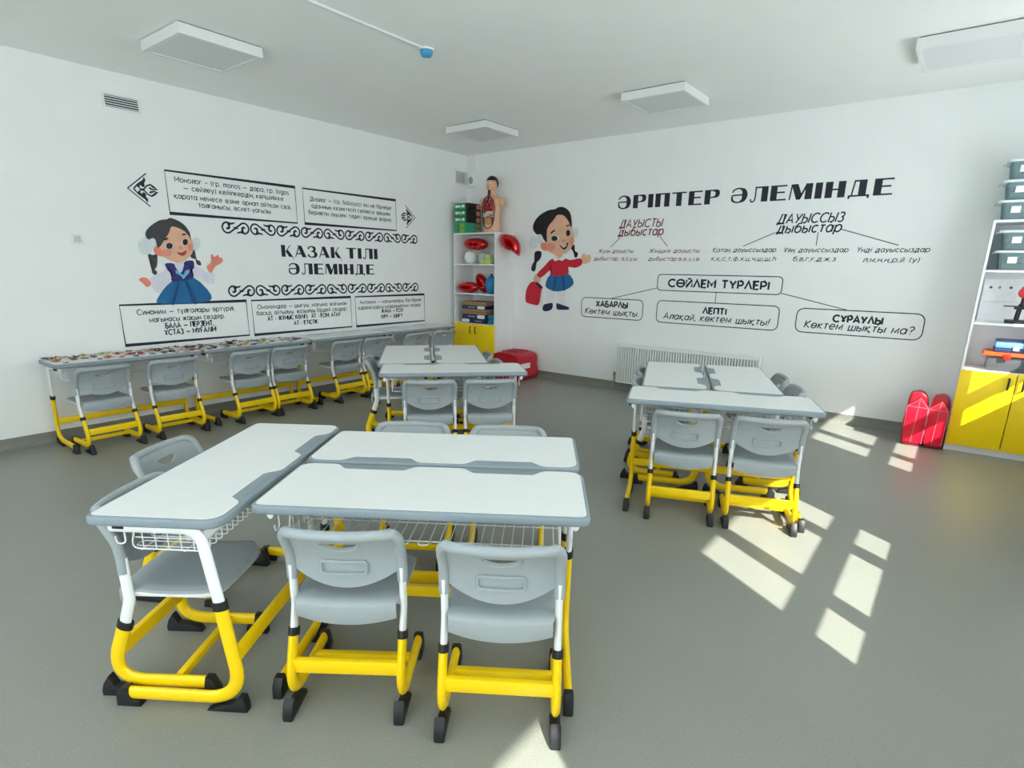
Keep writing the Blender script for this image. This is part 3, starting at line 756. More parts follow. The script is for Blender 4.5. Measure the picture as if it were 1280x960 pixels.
def hair(bm):
    v = ball(bm, (0, 0.008, 0.655), 0.09, 24, 18, scale=(0.93, 1.03, 1.05))
    bmesh.ops.delete(bm, geom=[x for x in v if x.co.z < 0.685 - max(0, x.co.y + 0.01)*1.6], context='VERTS')
    bmesh.ops.solidify(bm, geom=list(bm.faces), thickness=0.008)
one('hair', HAIR, t, hair, angle=80)
LUNG = mat('lung_red', (158, 24, 32), 0.3, vary=0.15, scale=40)
DKRED = mat('vessel_dark', (70, 24, 40), 0.35, vary=0.2, scale=50)
def chest_rim(bm):
    q = smooth_loop([(-0.02, 0.475), (-0.085, 0.42), (-0.108, 0.33), (-0.098, 0.24), (-0.09, 0.16), (-0.06, 0.09), (0, 0.06), (0.06, 0.09), (0.09, 0.16), (0.098, 0.24), (0.108, 0.33), (0.085, 0.42), (0.02, 0.475)], 3)
    tube(bm, [(x, -0.086 + 0.35*x*x*6*0.4, z) for x, z in q], 0.009, seg=8, closed=True)
one('rim', mat('chest_rim', (120, 60, 50), 0.4), t, chest_rim)
one('lung', LUNG, t, lambda bm: [ball(bm, (s*0.05, -0.066, 0.35), 0.055, 16, 12, scale=(0.85, 0.75, 1.75)) for s in (-1, 1)])
one('heart', mat('heart_red', (120, 16, 26), 0.3), t, lambda bm: ball(bm, (0.008, -0.105, 0.325), 0.035, 14, 10, scale=(1, 0.7, 1.2)))
one('windpipe', DKRED, t, lambda bm: (tube(bm, [(0, -0.062, 0.56), (0, -0.075, 0.47), (0, -0.105, 0.385)], 0.017, seg=10), [tube(bm, [(0, -0.1, 0.395), (s*0.04, -0.105, 0.36)], 0.008, seg=8) for s in (-1, 1)]))
one('liver', mat('liver_stripe', (226, 220, 214), 0.4), t, lambda bm: (tube(bm, [(-0.075, -0.085, 0.235), (0, -0.11, 0.25), (0.075, -0.088, 0.275)], 0.012, seg=8), tube(bm, [(-0.08, -0.085, 0.215), (0, -0.11, 0.225), (0.078, -0.088, 0.245)], 0.008, seg=8)))
one('stomach', DKRED, t, lambda bm: ball(bm, (0, -0.075, 0.24), 0.05, 14, 10, scale=(1.6, 0.6, 0.5)))
one('bowel', mat('bowel_tan', (205, 160, 105), 0.4, vary=0.12, scale=40), t, lambda bm: (ball(bm, (0, -0.07, 0.15), 0.05, 16, 12, scale=(1.15, 0.75, 1.2)), [tube(bm, [(-0.045 + 0.0*k, -0.098, 0.19 - 0.022*k), (0, -0.115, 0.183 - 0.022*k), (0.045, -0.098, 0.19 - 0.022*k)], 0.011, seg=8) for k in range(4)]))
one('colon', DKRED, t, lambda bm: tube(bm, fillet([(-0.07, -0.085, 0.10), (-0.078, -0.085, 0.2), (0.0, -0.1, 0.195), (0.078, -0.085, 0.2), (0.07, -0.085, 0.11)], 0.02, 4), 0.01, seg=8))

# ---------------------------------------------------------------- red soft case by the corner cabinet
REDV = mat('red_vinyl', (196, 18, 42), 0.38, vary=0.04, bump=0.1, bscale=60)
REDD = mat('dark_red_seam', (130, 8, 26), 0.5)
t = thing('soft_case', 'red padded case with a white label standing by the corner cabinet', 'case', (1.135, -0.275, 0))
one('body', REDV, t, lambda bm: prism(bm, smooth_loop([(-0.225, 0.012), (0.225, 0.012), (0.23, 0.2), (0.225, 0.33), (0.15, 0.372), (0, 0.388), (-0.15, 0.372), (-0.225, 0.33), (-0.23, 0.2)], 3), -0.22, 0.23, 'y', 0.02, 3))
def seams(bm):
    for x in (-0.085, 0.065): tube(bm, [(x, -0.222, 0.02), (x, -0.222, 0.36)], 0.005, seg=6)
    q = smooth_loop([(-0.19, 0.03), (0.19, 0.03), (0.195, 0.3), (0, 0.355), (-0.195, 0.3)], 4)
    tube(bm, [(x, -0.2215, z) for x, z in q], 0.004, seg=6, closed=True)
one('piping', REDD, t, seams)
for k in range(3): one('handle_strap', REDV, t, lambda bm: tube(bm, fillet([(-0.13, -0.12 + 0.11*k, 0.382), (-0.11, -0.12 + 0.11*k, 0.396), (0.11, -0.12 + 0.11*k, 0.396), (0.13, -0.12 + 0.11*k, 0.382)], 0.02, 4), 0.022, 0.006, side=(0, 1, 0), seg=8))
lb = one('label', PAPER, t, box, 0.231, 0.2375, -0.17, 0.04, 0.1, 0.24, smooth=False); lb['label'] = 'white paper label'
one('foot', BLACK, t, lambda bm: [box(bm, sx*0.18 - 0.02, sx*0.18 + 0.02, sy*0.17 - 0.02, sy*0.17 + 0.02, 0, 0.014) for sx in (-1, 1) for sy in (-1, 1)], smooth=False)

# ---------------------------------------------------------------- red pads beside the right cabinet
REDP = mat('red_pad_vinyl', (222, 14, 48), 0.35, vary=0.03, bump=0.08, bscale=60)
PIPE = mat('pale_red_piping', (245, 120, 140), 0.4)
for x, lab, rz, sc in ((5.858, 'left one of two red six-sided pads standing beside the yellow doors', 0.05, 1.0), (6.024, 'right one of two red six-sided pads, touching the yellow-doored cabinet', -0.04, 0.98)):
    t = thing('foam_pad', lab, 'pad', (x, -0.37, 0), rz, 'red pads beside the right cabinet')
    hw = 0.077 if sc == 1 else 0.068
    out = [(-hw, 0.035), (hw, 0.03), (hw + 0.002, 0.36*sc), (0.012, 0.445*sc), (-hw, 0.365*sc)]
    one('front_cushion', REDP, t, lambda bm: prism(bm, out, -0.12, -0.02, 'y', 0.01, 3))
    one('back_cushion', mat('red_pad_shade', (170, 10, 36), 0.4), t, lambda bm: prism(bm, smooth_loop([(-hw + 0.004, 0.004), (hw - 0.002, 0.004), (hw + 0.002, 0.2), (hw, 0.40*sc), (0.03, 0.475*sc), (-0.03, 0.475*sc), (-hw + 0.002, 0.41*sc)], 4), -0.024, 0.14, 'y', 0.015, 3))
    def pp(bm):
        o2 = [(a, -0.118, b) for a, b in out]
        tube(bm, o2, 0.0028, seg=6, closed=True)
        tube(bm, [(-0.005, -0.1205, 0.036), (0.008, -0.1205, 0.44*sc)], 0.0022, seg=6)
        tube(bm, [(-hw, -0.1205, 0.365*sc), (hw, -0.1205, 0.36*sc)], 0.0022, seg=6)
    one('piping', PIPE, t, pp)
    one('foot', REDD, t, box, -hw + 0.01, hw - 0.01, -0.11, 0.0, 0, 0.034, bev=0.008)

# ---------------------------------------------------------------- storage bins and teaching aids at the right
BINP = clear_mat('frosted_plastic', (205, 226, 228), 0.22, 0.25)
LIDP = mat('white_bin_lid', (226, 236, 238), 0.35, vary=0.02)
BINC = [mat('bin_filling_navy', (44, 66, 100), 0.6, vary=0.5, scale=22), mat('bin_filling_teal', (60, 120, 130), 0.6, vary=0.5, scale=18), mat('bin_filling_grey', (120, 130, 140), 0.6, vary=0.4, scale=22)]
def bin_(lab, x, y, z, h, seed):
    t = thing('storage_bin', lab, 'storage bin', (x, y, z), 0, 'clear storage bins with white lids')
    rr = random.Random(seed); w, d = 0.6, 0.34
    def shell(bm):
        def ring(ex, zz, inn):
            return [(p.x, p.y, zz) for p in fillet([(ex + inn, -d/2 + ex*0.6 + inn, 0), (w - ex - inn, -d/2 + ex*0.6 + inn, 0), (w - ex - inn, d/2 - ex*0.6 - inn, 0), (ex + inn, d/2 - ex*0.6 - inn, 0)], 0.03, 4, True)]
        R_ = [ring(0.03, 0.002, 0), ring(0.012, h - 0.018, 0), ring(0.012, h - 0.018, 0.003), ring(0.03, 0.005, 0.003)]
        V = [[bm.verts.new(p) for p in r] for r in R_]; n = len(V[0])
        for A, Bc in zip(V, V[1:]):
            for k in range(n): bm.faces.new((A[k], A[(k+1) % n], Bc[(k+1) % n], Bc[k]))
        bm.faces.new(V[0]); bm.faces.new(V[-1])
    one('tub', BINP, t, shell)
    def lid(bm):
        pr = [(p.x, p.y) for p in fillet([(-0.012, -d/2 - 0.012, 0), (w + 0.012, -d/2 - 0.012, 0), (w + 0.012, d/2 + 0.012, 0), (-0.012, d/2 + 0.012, 0)], 0.035, 5, True)]
        prism(bm, pr, h - 0.022, h - 0.002, 'z', 0.006, 2)
        tube(bm, fillet([(-0.012, -0.06, h - 0.012), (-0.03, -0.05, h - 0.024), (-0.03, 0.05, h - 0.024), (-0.012, 0.06, h - 0.012)], 0.01, 3), 0.005, seg=6)
    one('lid', LIDP, t, lid)
    one('sticker', PAPER, t, lambda bm: box(bm, 0.075, 0.135, -d/2 + 0.004, -d/2 + 0.0075, h*0.34, h*0.34 + 0.05), smooth=False)
    def fill(bm):
        for k in range(14):
            a, b, c = rr.uniform(0.06, 0.54), rr.uniform(-0.1, 0.1), rr.uniform(0.02, h - 0.07)
            s = rr.uniform(0.02, 0.035)
            v = ball(bm, (a, b, c + 0.01), s, 10, 8, scale=(rr.uniform(0.8, 1.3), 1, rr.uniform(0.5, 0.9)))
            mi = rr.randrange(3)
            for f in {f for x_ in v for f in x_.link_faces}: f.material_index = mi
        box(bm, 0.05, 0.55, -0.11, 0.11, 0.006, h*0.36, bev=0.02)
    o = one('filling', BINC[0], t, fill); o['kind'] = 'stuff'
    for m in BINC[1:]: o.data.materials.append(m)
Z0 = 1.958
for k, lab in enumerate(['clear lidded bin at the bottom of three on top of the right cabinet', 'clear lidded bin in the middle of three on top of the right cabinet', 'clear lidded bin topmost of three on the right cabinet']):
    bin_(lab, 6.125, -0.235, Z0 + 0.153*k, 0.152, k)
for k, lab in enumerate(['clear lidded bin lower of two inside the right cabinet', 'clear lidded bin upper of two inside the right cabinet']):
    bin_(lab, 6.175, -0.235, 1.566 + 0.157*k, 0.156, 10 + k)
# teaching poster leaning behind the microscope
t = thing('peg_board', 'white board with a row of coloured dots leaning inside the right cabinet', 'board', (6.145, -0.06, 1.136), 0)
one('board', PAPER, t, box, 0, 0.5, -0.006, 0.0, 0.0, 0.36, smooth=False)
for k, (x, c) in enumerate([(0.05, (80, 100, 110)), (0.11, (190, 110, 115)), (0.185, (70, 88, 100)), (0.265, (190, 80, 95)), (0.33, (80, 100, 110))]):
    one('dot', mat('dot_%d' % k, c, 0.5), t, lambda bm: prism(bm, [(x + 0.011*math.cos(a), 0.285 + 0.011*math.sin(a)) for a in [2*math.pi*j/14 for j in range(14)]], -0.009, -0.006, 'y'), smooth=False)
one('rule', mat('pale_rule', (190, 194, 198), 0.6), t, lambda bm: [tube(bm, [(0.01, -0.007, 0.165), (0.49, -0.007, 0.16)], 0.0015, seg=5)])
t = thing('microscope', 'black microscope with a red disc standing in the right cabinet', 'microscope', (6.40, -0.26, 1.136))
MB_ = mat('black_enamel', (26, 26, 30), 0.3)
one('base', MB_, t, lambda bm: prism(bm, [(p.x, p.y) for p in fillet([(-0.075, -0.07, 0), (0.09, -0.07, 0), (0.09, 0.07, 0), (-0.075, 0.07, 0)], 0.02, 4, True)], 0, 0.028, 'z', 0.005))
one('arm', MB_, t, lambda bm: tube(bm, fillet([(0.0, 0.02, 0.02), (0.008, 0.02, 0.14), (0.05, 0.03, 0.2), (0.05, 0.0, 0.3)], 0.03, 5), 0.018, 0.024, seg=12))
one('stage', MB_, t, lambda bm: (box(bm, -0.10, 0.09, -0.06, 0.06, 0.135, 0.142, bev=0.002), box(bm, -0.03, 0.06, -0.04, 0.04, 0.115, 0.135, bev=0.004)))
one('tube', MB_, t, lambda bm: tube(bm, [(0.02, -0.01, 0.15), (0.02, -0.01, 0.36)], 0.018, seg=14))
one('disc', mat('red_disc', (205, 30, 52), 0.35), t, lambda bm: prism(bm, [(0.012 + 0.042*math.cos(a), 0.25 + 0.042*math.sin(a)) for a in [2*math.pi*j/24 for j in range(24)]], -0.075, -0.045, 'y', 0.004))
# toolbox + orange lidded box
t = thing('orange_lid_box', 'dark grey box with an orange lid on the shelf above the yellow doors', 'box', (6.268, -0.235, 0.736))
one('body', mat('dark_grey_plastic', (88, 92, 98), 0.4), t, lambda bm: box(bm, 0, 0.5, -0.14, 0.14, 0, 0.125, bev=0.012))
one('lid', mat('orange_plastic', (245, 95, 40), 0.35), t, lambda bm: (box(bm, -0.03, 0.53, -0.155, 0.155, 0.125, 0.158, bev=0.008), box(bm, -0.036, 0.536, -0.16, 0.16, 0.128, 0.14, bev=0.004)))
one('latch', mat('dark_orange', (180, 40, 30), 0.4), t, lambda bm: [box(bm, x, x + 0.05, -0.166, -0.158, 0.1, 0.15, bev=0.003) for x in (0.1, 0.36)])
t = thing('blue_case', 'flat light blue case with dark edges lying on the orange lid', 'case', (6.30, -0.235, 0.8955))
one('lower_shell', mat('navy_plastic', (48, 66, 110), 0.4), t, lambda bm: box(bm, 0, 0.42, -0.13, 0.13, 0, 0.035, bev=0.008))
one('upper_shell', mat('sky_plastic', (126, 180, 222), 0.4), t, lambda bm: box(bm, 0.002, 0.418, -0.132, 0.128, 0.036, 0.085, bev=0.01))
one('rim', mat('navy_plastic', (48, 66, 110), 0.4), t, lambda bm: box(bm, 0.006, 0.414, -0.126, 0.124, 0.085, 0.097, bev=0.005))
one('latch', mat('pale_latch', (190, 205, 220), 0.4), t, lambda bm: box(bm, 0.12, 0.16, -0.138, -0.128, 0.018, 0.052, bev=0.003))

# ---------------------------------------------------------------- painted lettering and pictures on the walls
LA = lambda u, v, d: Vector((d, u, v))          # left wall: u runs along y
BA = lambda u, v, d: Vector((u, -d, v))         # back wall: u runs along x
def flat_poly(bm, pts, wall, d, mi=0, th=0.0006):
    a = [bm.verts.new(wall(u, v, d)) for u, v in pts]
    f = bm.faces.new(a); f.material_index = mi
    r = bmesh.ops.extrude_face_region(bm, geom=[f])
    off = wall(0, 0, th) - wall(0, 0, 0)
    for v in r['geom']:
        if isinstance(v, bmesh.types.BMVert): v.co += off
def ribbon(bm, pts, w, wall, d, closed=False, mi=0):
    # flat stroke; w is one width or a list of widths
    P = [Vector((p[0], p[1])) for p in pts]; N = len(P)
    L, Q = [], []
    for i in range(N):
        a = P[i-1] if (i or closed) else P[i]; b = P[(i+1) % N] if (i < N-1 or closed) else P[i]
        t = (b - a); t.normalize(); n = Vector((-t.y, t.x))
        ww = (w[i] if isinstance(w, (list, tuple)) else w)/2
        if 0 < i < N-1 or closed:
            e = (P[i] - a).normalized()
            c = max(0.5, abs(e.dot(t))); ww /= c
        L.append(bm.verts.new(wall(*(P[i] + n*ww), d))); Q.append(bm.verts.new(wall(*(P[i] - n*ww), d)))
    for i in range(N if closed else N-1):
        j = (i+1) % N
        f = bm.faces.new((L[i], L[j], Q[j], Q[i])); f.material_index = mi
# monoline geometric lettering: every glyph is a width and a list of strokes (cap height 1, x-height 0.7)
def _arc(cx, cy, rx, ry, a0=0, a1=360):
    n = max(3, int(abs(a1 - a0)/24)); return [(cx + rx*math.cos(R(a0 + (a1-a0)*k/n)), cy + ry*math.sin(R(a0 + (a1-a0)*k/n))) for k in range(n + (abs(a1 - a0) < 360))]
def _g(w, *st): return (w, list(st))
def _o(cx, cy, rx, ry): return ('o', _arc(cx, cy, rx, ry))
_O, _X = _o(.33, .35, .33, .35), .7
_TAIL = lambda x: [(x, 0), (x + .1, 0), (x + .1, -.18)]
_SOFT = lambda h, w: [(0, h), (0, 0), (w - h*.28, 0)] + _arc(w - h*.28, h*.28, h*.28, h*.28, -90, 90) + [(0, h*.56)]
_P = lambda h, w, b: [(0, 0), (0, h), (w - b, h)] + _arc(w - b, h - b, b, b, 90, -90) + [(0, h - 2*b)]
_VE = lambda h, w: ([(0, 0), (0, h), (w - h*.3, h)] + _arc(w - h*.3, h*.76, h*.24, h*.24, 90, -90) + [(0, h*.52)], [(w - h*.3, h*.52)] + _arc(w - h*.26, h*.26, h*.26, h*.26, 90, -90) + [(0, 0)])
_BREVE = lambda x, y: _arc(x, y, .14, .1, 180, 360)
GLY = {
 'а': _g(.66, _o(.31, .35, .31, .35), [(.64, 0), (.64, _X)]), 'о': _g(.66, _O), 'ө': _g(.66, _O, [(0, .35), (.66, .35)]),
 'ә': _g(.66, [(0, .35), (.66, .35)], _arc(.33, .35, .33, .35, 180, -140)), 'е': _g(.66, [(0, .35), (.66, .35)], _arc(.33, .35, .33, .35, 0, 310)),
 'б': _g(.66, _o(.33, .32, .33, .32), [(0, .33), (.03, .68), (.2, .9), (.58, 1)]), 'в': _g(.52, *_VE(_X, .52)), 'г': _g(.42, [(0, 0), (0, _X), (.42, _X)]),
 'ғ': _g(.42, [(0, 0), (0, _X), (.42, _X)], [(-.1, .36), (.28, .36)]), 'д': _g(.74, [(0, -.18), (0, 0), (.74, 0), (.74, -.18)], [(.12, 0), (.22, _X), (.6, _X), (.6, 0)]),
 'ж': _g(.84, [(.42, 0), (.42, _X)], [(0, 0), (.34, .36), (0, _X)], [(.84, 0), (.5, .36), (.84, _X)], [(.3, .36), (.54, .36)]), 'з': _g(.5, _arc(.24, .53, .22, .17, 150, -90), _arc(.24, .18, .26, .18, 90, -150)),
 'и': _g(.56, [(0, _X), (0, 0), (.56, _X), (.56, 0)]), 'й': _g(.56, [(0, _X), (0, 0), (.56, _X), (.56, 0)], _BREVE(.28, .95)),
 'к': _g(.5, [(0, 0), (0, _X)], [(.48, _X), (.06, .36), (.5, 0)]), 'қ': _g(.58, [(0, 0), (0, _X)], [(.48, _X), (.06, .36), (.46, 0), (.56, 0), (.56, -.18)]), 'л': _g(.56, [(0, 0), (.08, .03), (.18, _X), (.56, _X), (.56, 0)]),
 'м': _g(.72, [(0, 0), (.04, _X), (.36, .12), (.68, _X), (.72, 0)]), 'н': _g(.54, [(0, 0), (0, _X)], [(.54, 0), (.54, _X)], [(0, .36), (.54, .36)]), 'ң': _g(.62, [(0, 0), (0, _X)], [(.52, _X), (.52, 0), (.62, 0), (.62, -.18)], [(0, .36), (.52, .36)]),
 'п': _g(.54, [(0, 0), (0, _X), (.54, _X), (.54, 0)]), 'р': _g(.66, [(0, _X), (0, -.27)], _o(.34, .35, .33, .35)), 'с': _g(.58, _arc(.33, .35, .33, .35, 48, 312)), 'т': _g(.5, [(0, _X), (.5, _X)], [(.25, 0), (.25, _X)]),
 'у': _g(.54, [(0, _X), (.28, .03)], [(.54, _X), (.17, -.27)]), 'ү': _g(.56, [(0, _X), (.28, .06), (.56, _X)], [(.28, .06), (.28, -.27)]), 'ұ': _g(.56, [(0, _X), (.28, .06), (.56, _X)], [(.28, .06), (.28, -.27)], [(.1, -.08), (.46, -.08)]),
 'ф': _g(.86, [(.43, .95), (.43, -.27)], _o(.43, .35, .42, .33)), 'х': _g(.52, [(0, 0), (.52, _X)], [(.52, 0), (0, _X)]), 'һ': _g(.5, [(0, 0), (0, 1)], [(0, .42)] + _arc(.25, .45, .25, .25, 170, 0) + [(.5, 0)]),
 'ц': _g(.64, [(0, _X), (0, 0), (.64, 0), (.64, -.18)], [(.52, 0), (.52, _X)]), 'ч': _g(.48, [(0, _X), (0, .42)] + _arc(.2, .42, .2, .16, 180, 270) + [(.48, .28)], [(.48, 0), (.48, _X)]),
 'ш': _g(.8, [(0, _X), (0, 0), (.8, 0), (.8, _X)], [(.4, 0), (.4, _X)]), 'щ': _g(.9, [(0, _X), (0, 0), (.9, 0), (.9, -.18)], [(.4, 0), (.4, _X)], [(.8, 0), (.8, _X)]), 'ы': _g(.78, _SOFT(_X, .52), [(.76, 0), (.76, _X)]), 'ь': _g(.52, _SOFT(_X, .52)),
 'я': _g(.52, [(.5, 0), (.5, _X), (.2, _X)] + _arc(.2, .5, .19, .2, 90, 270) + [(.5, .3)], [(.24, .3), (0, 0)]), 'і': _g(.06, [(.03, 0), (.03, _X)], [(.03, .86), (.03, .96)]),
 'm': _g(.8, [(0, 0), (0, _X)], [(0, .45)] + _arc(.2, .5, .2, .2, 165, 0) + [(.4, 0)], [(.4, .45)] + _arc(.6, .5, .2, .2, 165, 0) + [(.8, 0)]), 'n': _g(.5, [(0, 0), (0, _X)], [(0, .42)] + _arc(.25, .45, .25, .25, 170, 0) + [(.5, 0)]), 'o': _g(.66, _O),
 's': _g(.44, _arc(.22, .52, .19, .18, 40, 260), _arc(.2, .18, .22, .18, 80, -140)), 'l': _g(.04, [(.02, 0), (.02, 1)]), 'g': _g(.66, _o(.31, .35, .31, .35), [(.64, _X), (.64, -.05)] + _arc(.36, -.05, .28, .22, 0, -150)),
 'a': _g(.66, _o(.31, .35, .31, .35), [(.64, 0), (.64, _X)]), 'δ': _g(.6, _o(.3, .3, .3, .3), [(.4, .58), (.12, .85), (.25, 1), (.5, .96)]), 'ο': _g(.66, _O), 'ι': _g(.06, [(.03, _X), (.03, 0)]), 'ά': _g(.66, _o(.31, .35, .31, .35), [(.64, 0), (.64, _X)], [(.3, .82), (.4, 1)]),
 'λ': _g(.5, [(.05, 1), (.5, 0)], [(.27, .52), (0, 0)]), 'γ': _g(.54, [(0, _X), (.28, .03)], [(.54, _X), (.2, -.27)]), 'ς': _g(.5, _arc(.33, .37, .31, .33, 50, 270) + [(.45, -.03), (.4, -.2)]),
 'А': _g(.8, [(0, 0), (.4, 1), (.8, 0)], [(.14, .32), (.66, .32)]), 'Б': _g(.6, _SOFT(1, .6), [(0, 1), (.54, 1)]), 'В': _g(.62, *_VE(1, .62)), 'Г': _g(.5, [(0, 0), (0, 1), (.5, 1)]), 'Ц': _g(.8, [(0, 1), (0, 0), (.8, 0), (.8, -.2)], [(.68, 0), (.68, 1)]), 'Д': _g(.9, [(0, -.2), (0, 0), (.9, 0), (.9, -.2)], [(.14, 0), (.3, 1), (.74, 1), (.74, 0)]),
 'Е': _g(.54, [(.54, 1), (0, 1), (0, 0), (.54, 0)], [(0, .52), (.48, .52)]), 'Ж': _g(1.06, [(.53, 0), (.53, 1)], [(0, 0), (.42, .52), (0, 1)], [(1.06, 0), (.64, .52), (1.06, 1)], [(.4, .52), (.66, .52)]), 'З': _g(.6, _arc(.28, .76, .26, .24, 150, -90), _arc(.28, .26, .3, .26, 90, -150)),
 'И': _g(.72, [(0, 1), (0, 0), (.72, 1), (.72, 0)]), 'Й': _g(.72, [(0, 1), (0, 0), (.72, 1), (.72, 0)], _BREVE(.36, 1.24)), 'К': _g(.64, [(0, 0), (0, 1)], [(.6, 1), (.06, .5), (.64, 0)]), 'Қ': _g(.74, [(0, 0), (0, 1)], [(.6, 1), (.06, .5), (.6, 0), (.72, 0), (.72, -.2)]),
 'Л': _g(.76, [(0, 0), (.38, 1), (.76, 0)]), 'М': _g(.86, [(0, 0), (0, 1), (.43, .32), (.86, 1), (.86, 0)]), 'Н': _g(.7, [(0, 0), (0, 1)], [(.7, 0), (.7, 1)], [(0, .52), (.7, .52)]), 'Ң': _g(.8, [(0, 0), (0, 1)], [(.7, 1), (.7, 0), (.8, 0), (.8, -.2)], [(0, .52), (.7, .52)]),
 'О': _g(1.0, _o(.5, .5, .5, .5)), 'Ө': _g(1.0, _o(.5, .5, .5, .5), [(0, .5), (1, .5)]), 'П': _g(.68, [(0, 0), (0, 1), (.68, 1), (.68, 0)]), 'Р': _g(.58, _P(1, .58, .29)), 'С': _g(.84, _arc(.5, .5, .5, .5, 45, 315)), 'Т': _g(.68, [(0, 1), (.68, 1)], [(.34, 0), (.34, 1)]),
 'У': _g(.7, [(0, 1), (.36, .36)], [(.7, 1), (.2, 0)]), 'Ү': _g(.72, [(0, 1), (.36, .45), (.72, 1)], [(.36, .45), (.36, 0)]), 'Ұ': _g(.72, [(0, 1), (.36, .45), (.72, 1)], [(.36, .45), (.36, 0)], [(.12, .24), (.6, .24)]), 'Х': _g(.7, [(0, 0), (.7, 1)], [(.7, 0), (0, 1)]),
 'Ш': _g(1.0, [(0, 1), (0, 0), (1.0, 0), (1.0, 1)], [(.5, 0), (.5, 1)]), 'Ы': _g(.86, _SOFT(1, .6), [(.84, 0), (.84, 1)]), 'Ғ': _g(.54, [(0, 0), (0, 1), (.54, 1)], [(-.12, .5), (.34, .5)]), 'І': _g(.06, [(.03, 0), (.03, 1)]), 'Ә': _g(1.0, [(0, .5), (1, .5)], _arc(.5, .5, .5, .5, 180, -140)),
 '—': _g(.9, [(0, .38), (.9, .38)]), '–': _g(.55, [(0, .38), (.55, .38)]), '-': _g(.32, [(0, .36), (.32, .36)]), '.': _g(.08, [(.04, -.02), (.04, .09)]), ',': _g(.08, [(.06, .08), (.0, -.14)]), ';': _g(.08, [(.06, .08), (.0, -.14)], [(.05, .42), (.05, .52)]), ':': _g(.08, [(.04, -.02), (.04, .09)], [(.04, .5), (.04, .6)]),
 '(': _g(.22, _arc(.35, .42, .32, .62, 125, 235)), ')': _g(.22, _arc(-.13, .42, .32, .62, 55, -55)), '!': _g(.08, [(.04, .28), (.04, 1)], [(.04, -.02), (.04, .09)]), '?': _g(.5, _arc(.25, .76, .24, .24, 165, -70) + [(.26, .42), (.26, .28)], [(.26, -.02), (.26, .09)]), ' ': _g(.34),
}
def put_text(bm, s, u0, u1, v, cap, wall, d=0.0012, bold=0.0, shear=0.0, slope=0.0, wt=0.15):
    gap = 0.25; wt = wt*cap + bold*1.4; x = 0; todo = []
    for ch in s:
        w, st = GLY[ch]; todo.append((x, st)); x += w + gap
    k = (u1 - u0)/((x - gap)*cap)
    for x0, st in todo:
        for j, p in enumerate(st):
            cl = isinstance(p, tuple); p = p[1] if cl else p
            ribbon(bm, [(u0 + ((x0 + a)*k + shear*b)*cap, v + b*cap) for a, b in p], wt, wall, d + 0.0001*j, cl)
def lettering(name, lab, wall, lines, m=INK, parent=None, cat='lettering', group=None):
    bm = bmesh.new()
    for ln in lines: put_text(bm, *ln[:5], wall, **(ln[5] if len(ln) > 5 else {}))
    o = finish(bm, name, m, parent, False)
    if lab: tag(o, lab, cat, group)
    return o
def rrect(u0, v0, u1, v1, r):
    return [(p.x, p.y) for p in fillet([(u0, v0, 0), (u1, v0, 0), (u1, v1, 0), (u0, v1, 0)], r, 7, True)] if r else [(u0, v0), (u1, v0), (u1, v1), (u0, v1)]
def textbox(lab, wall, rect, r, lines, lw, group):
    u0, v0, u1, v1 = rect
    t = thing('mural_text_box', lab, 'text box', wall((u0+u1)/2, v0, 0), 0, group)
    inv = Matrix.Translation(-wall((u0+u1)/2, v0, 0))
    bm = bmesh.new(); ribbon(bm, rrect(u0, v0, u1, v1, r), lw, wall, 0.0012, True); bm.transform(inv); finish(bm, 'frame', INK, t, False)
    for ln in lines:
        bm = bmesh.new(); put_text(bm, *ln[:5], wall, **(ln[5] if len(ln) > 5 else {}))
        bm.transform(inv); finish(bm, 'text_line', INK, t, False)
B = dict(bold=0.0024)
BB = dict(bold=0.006)
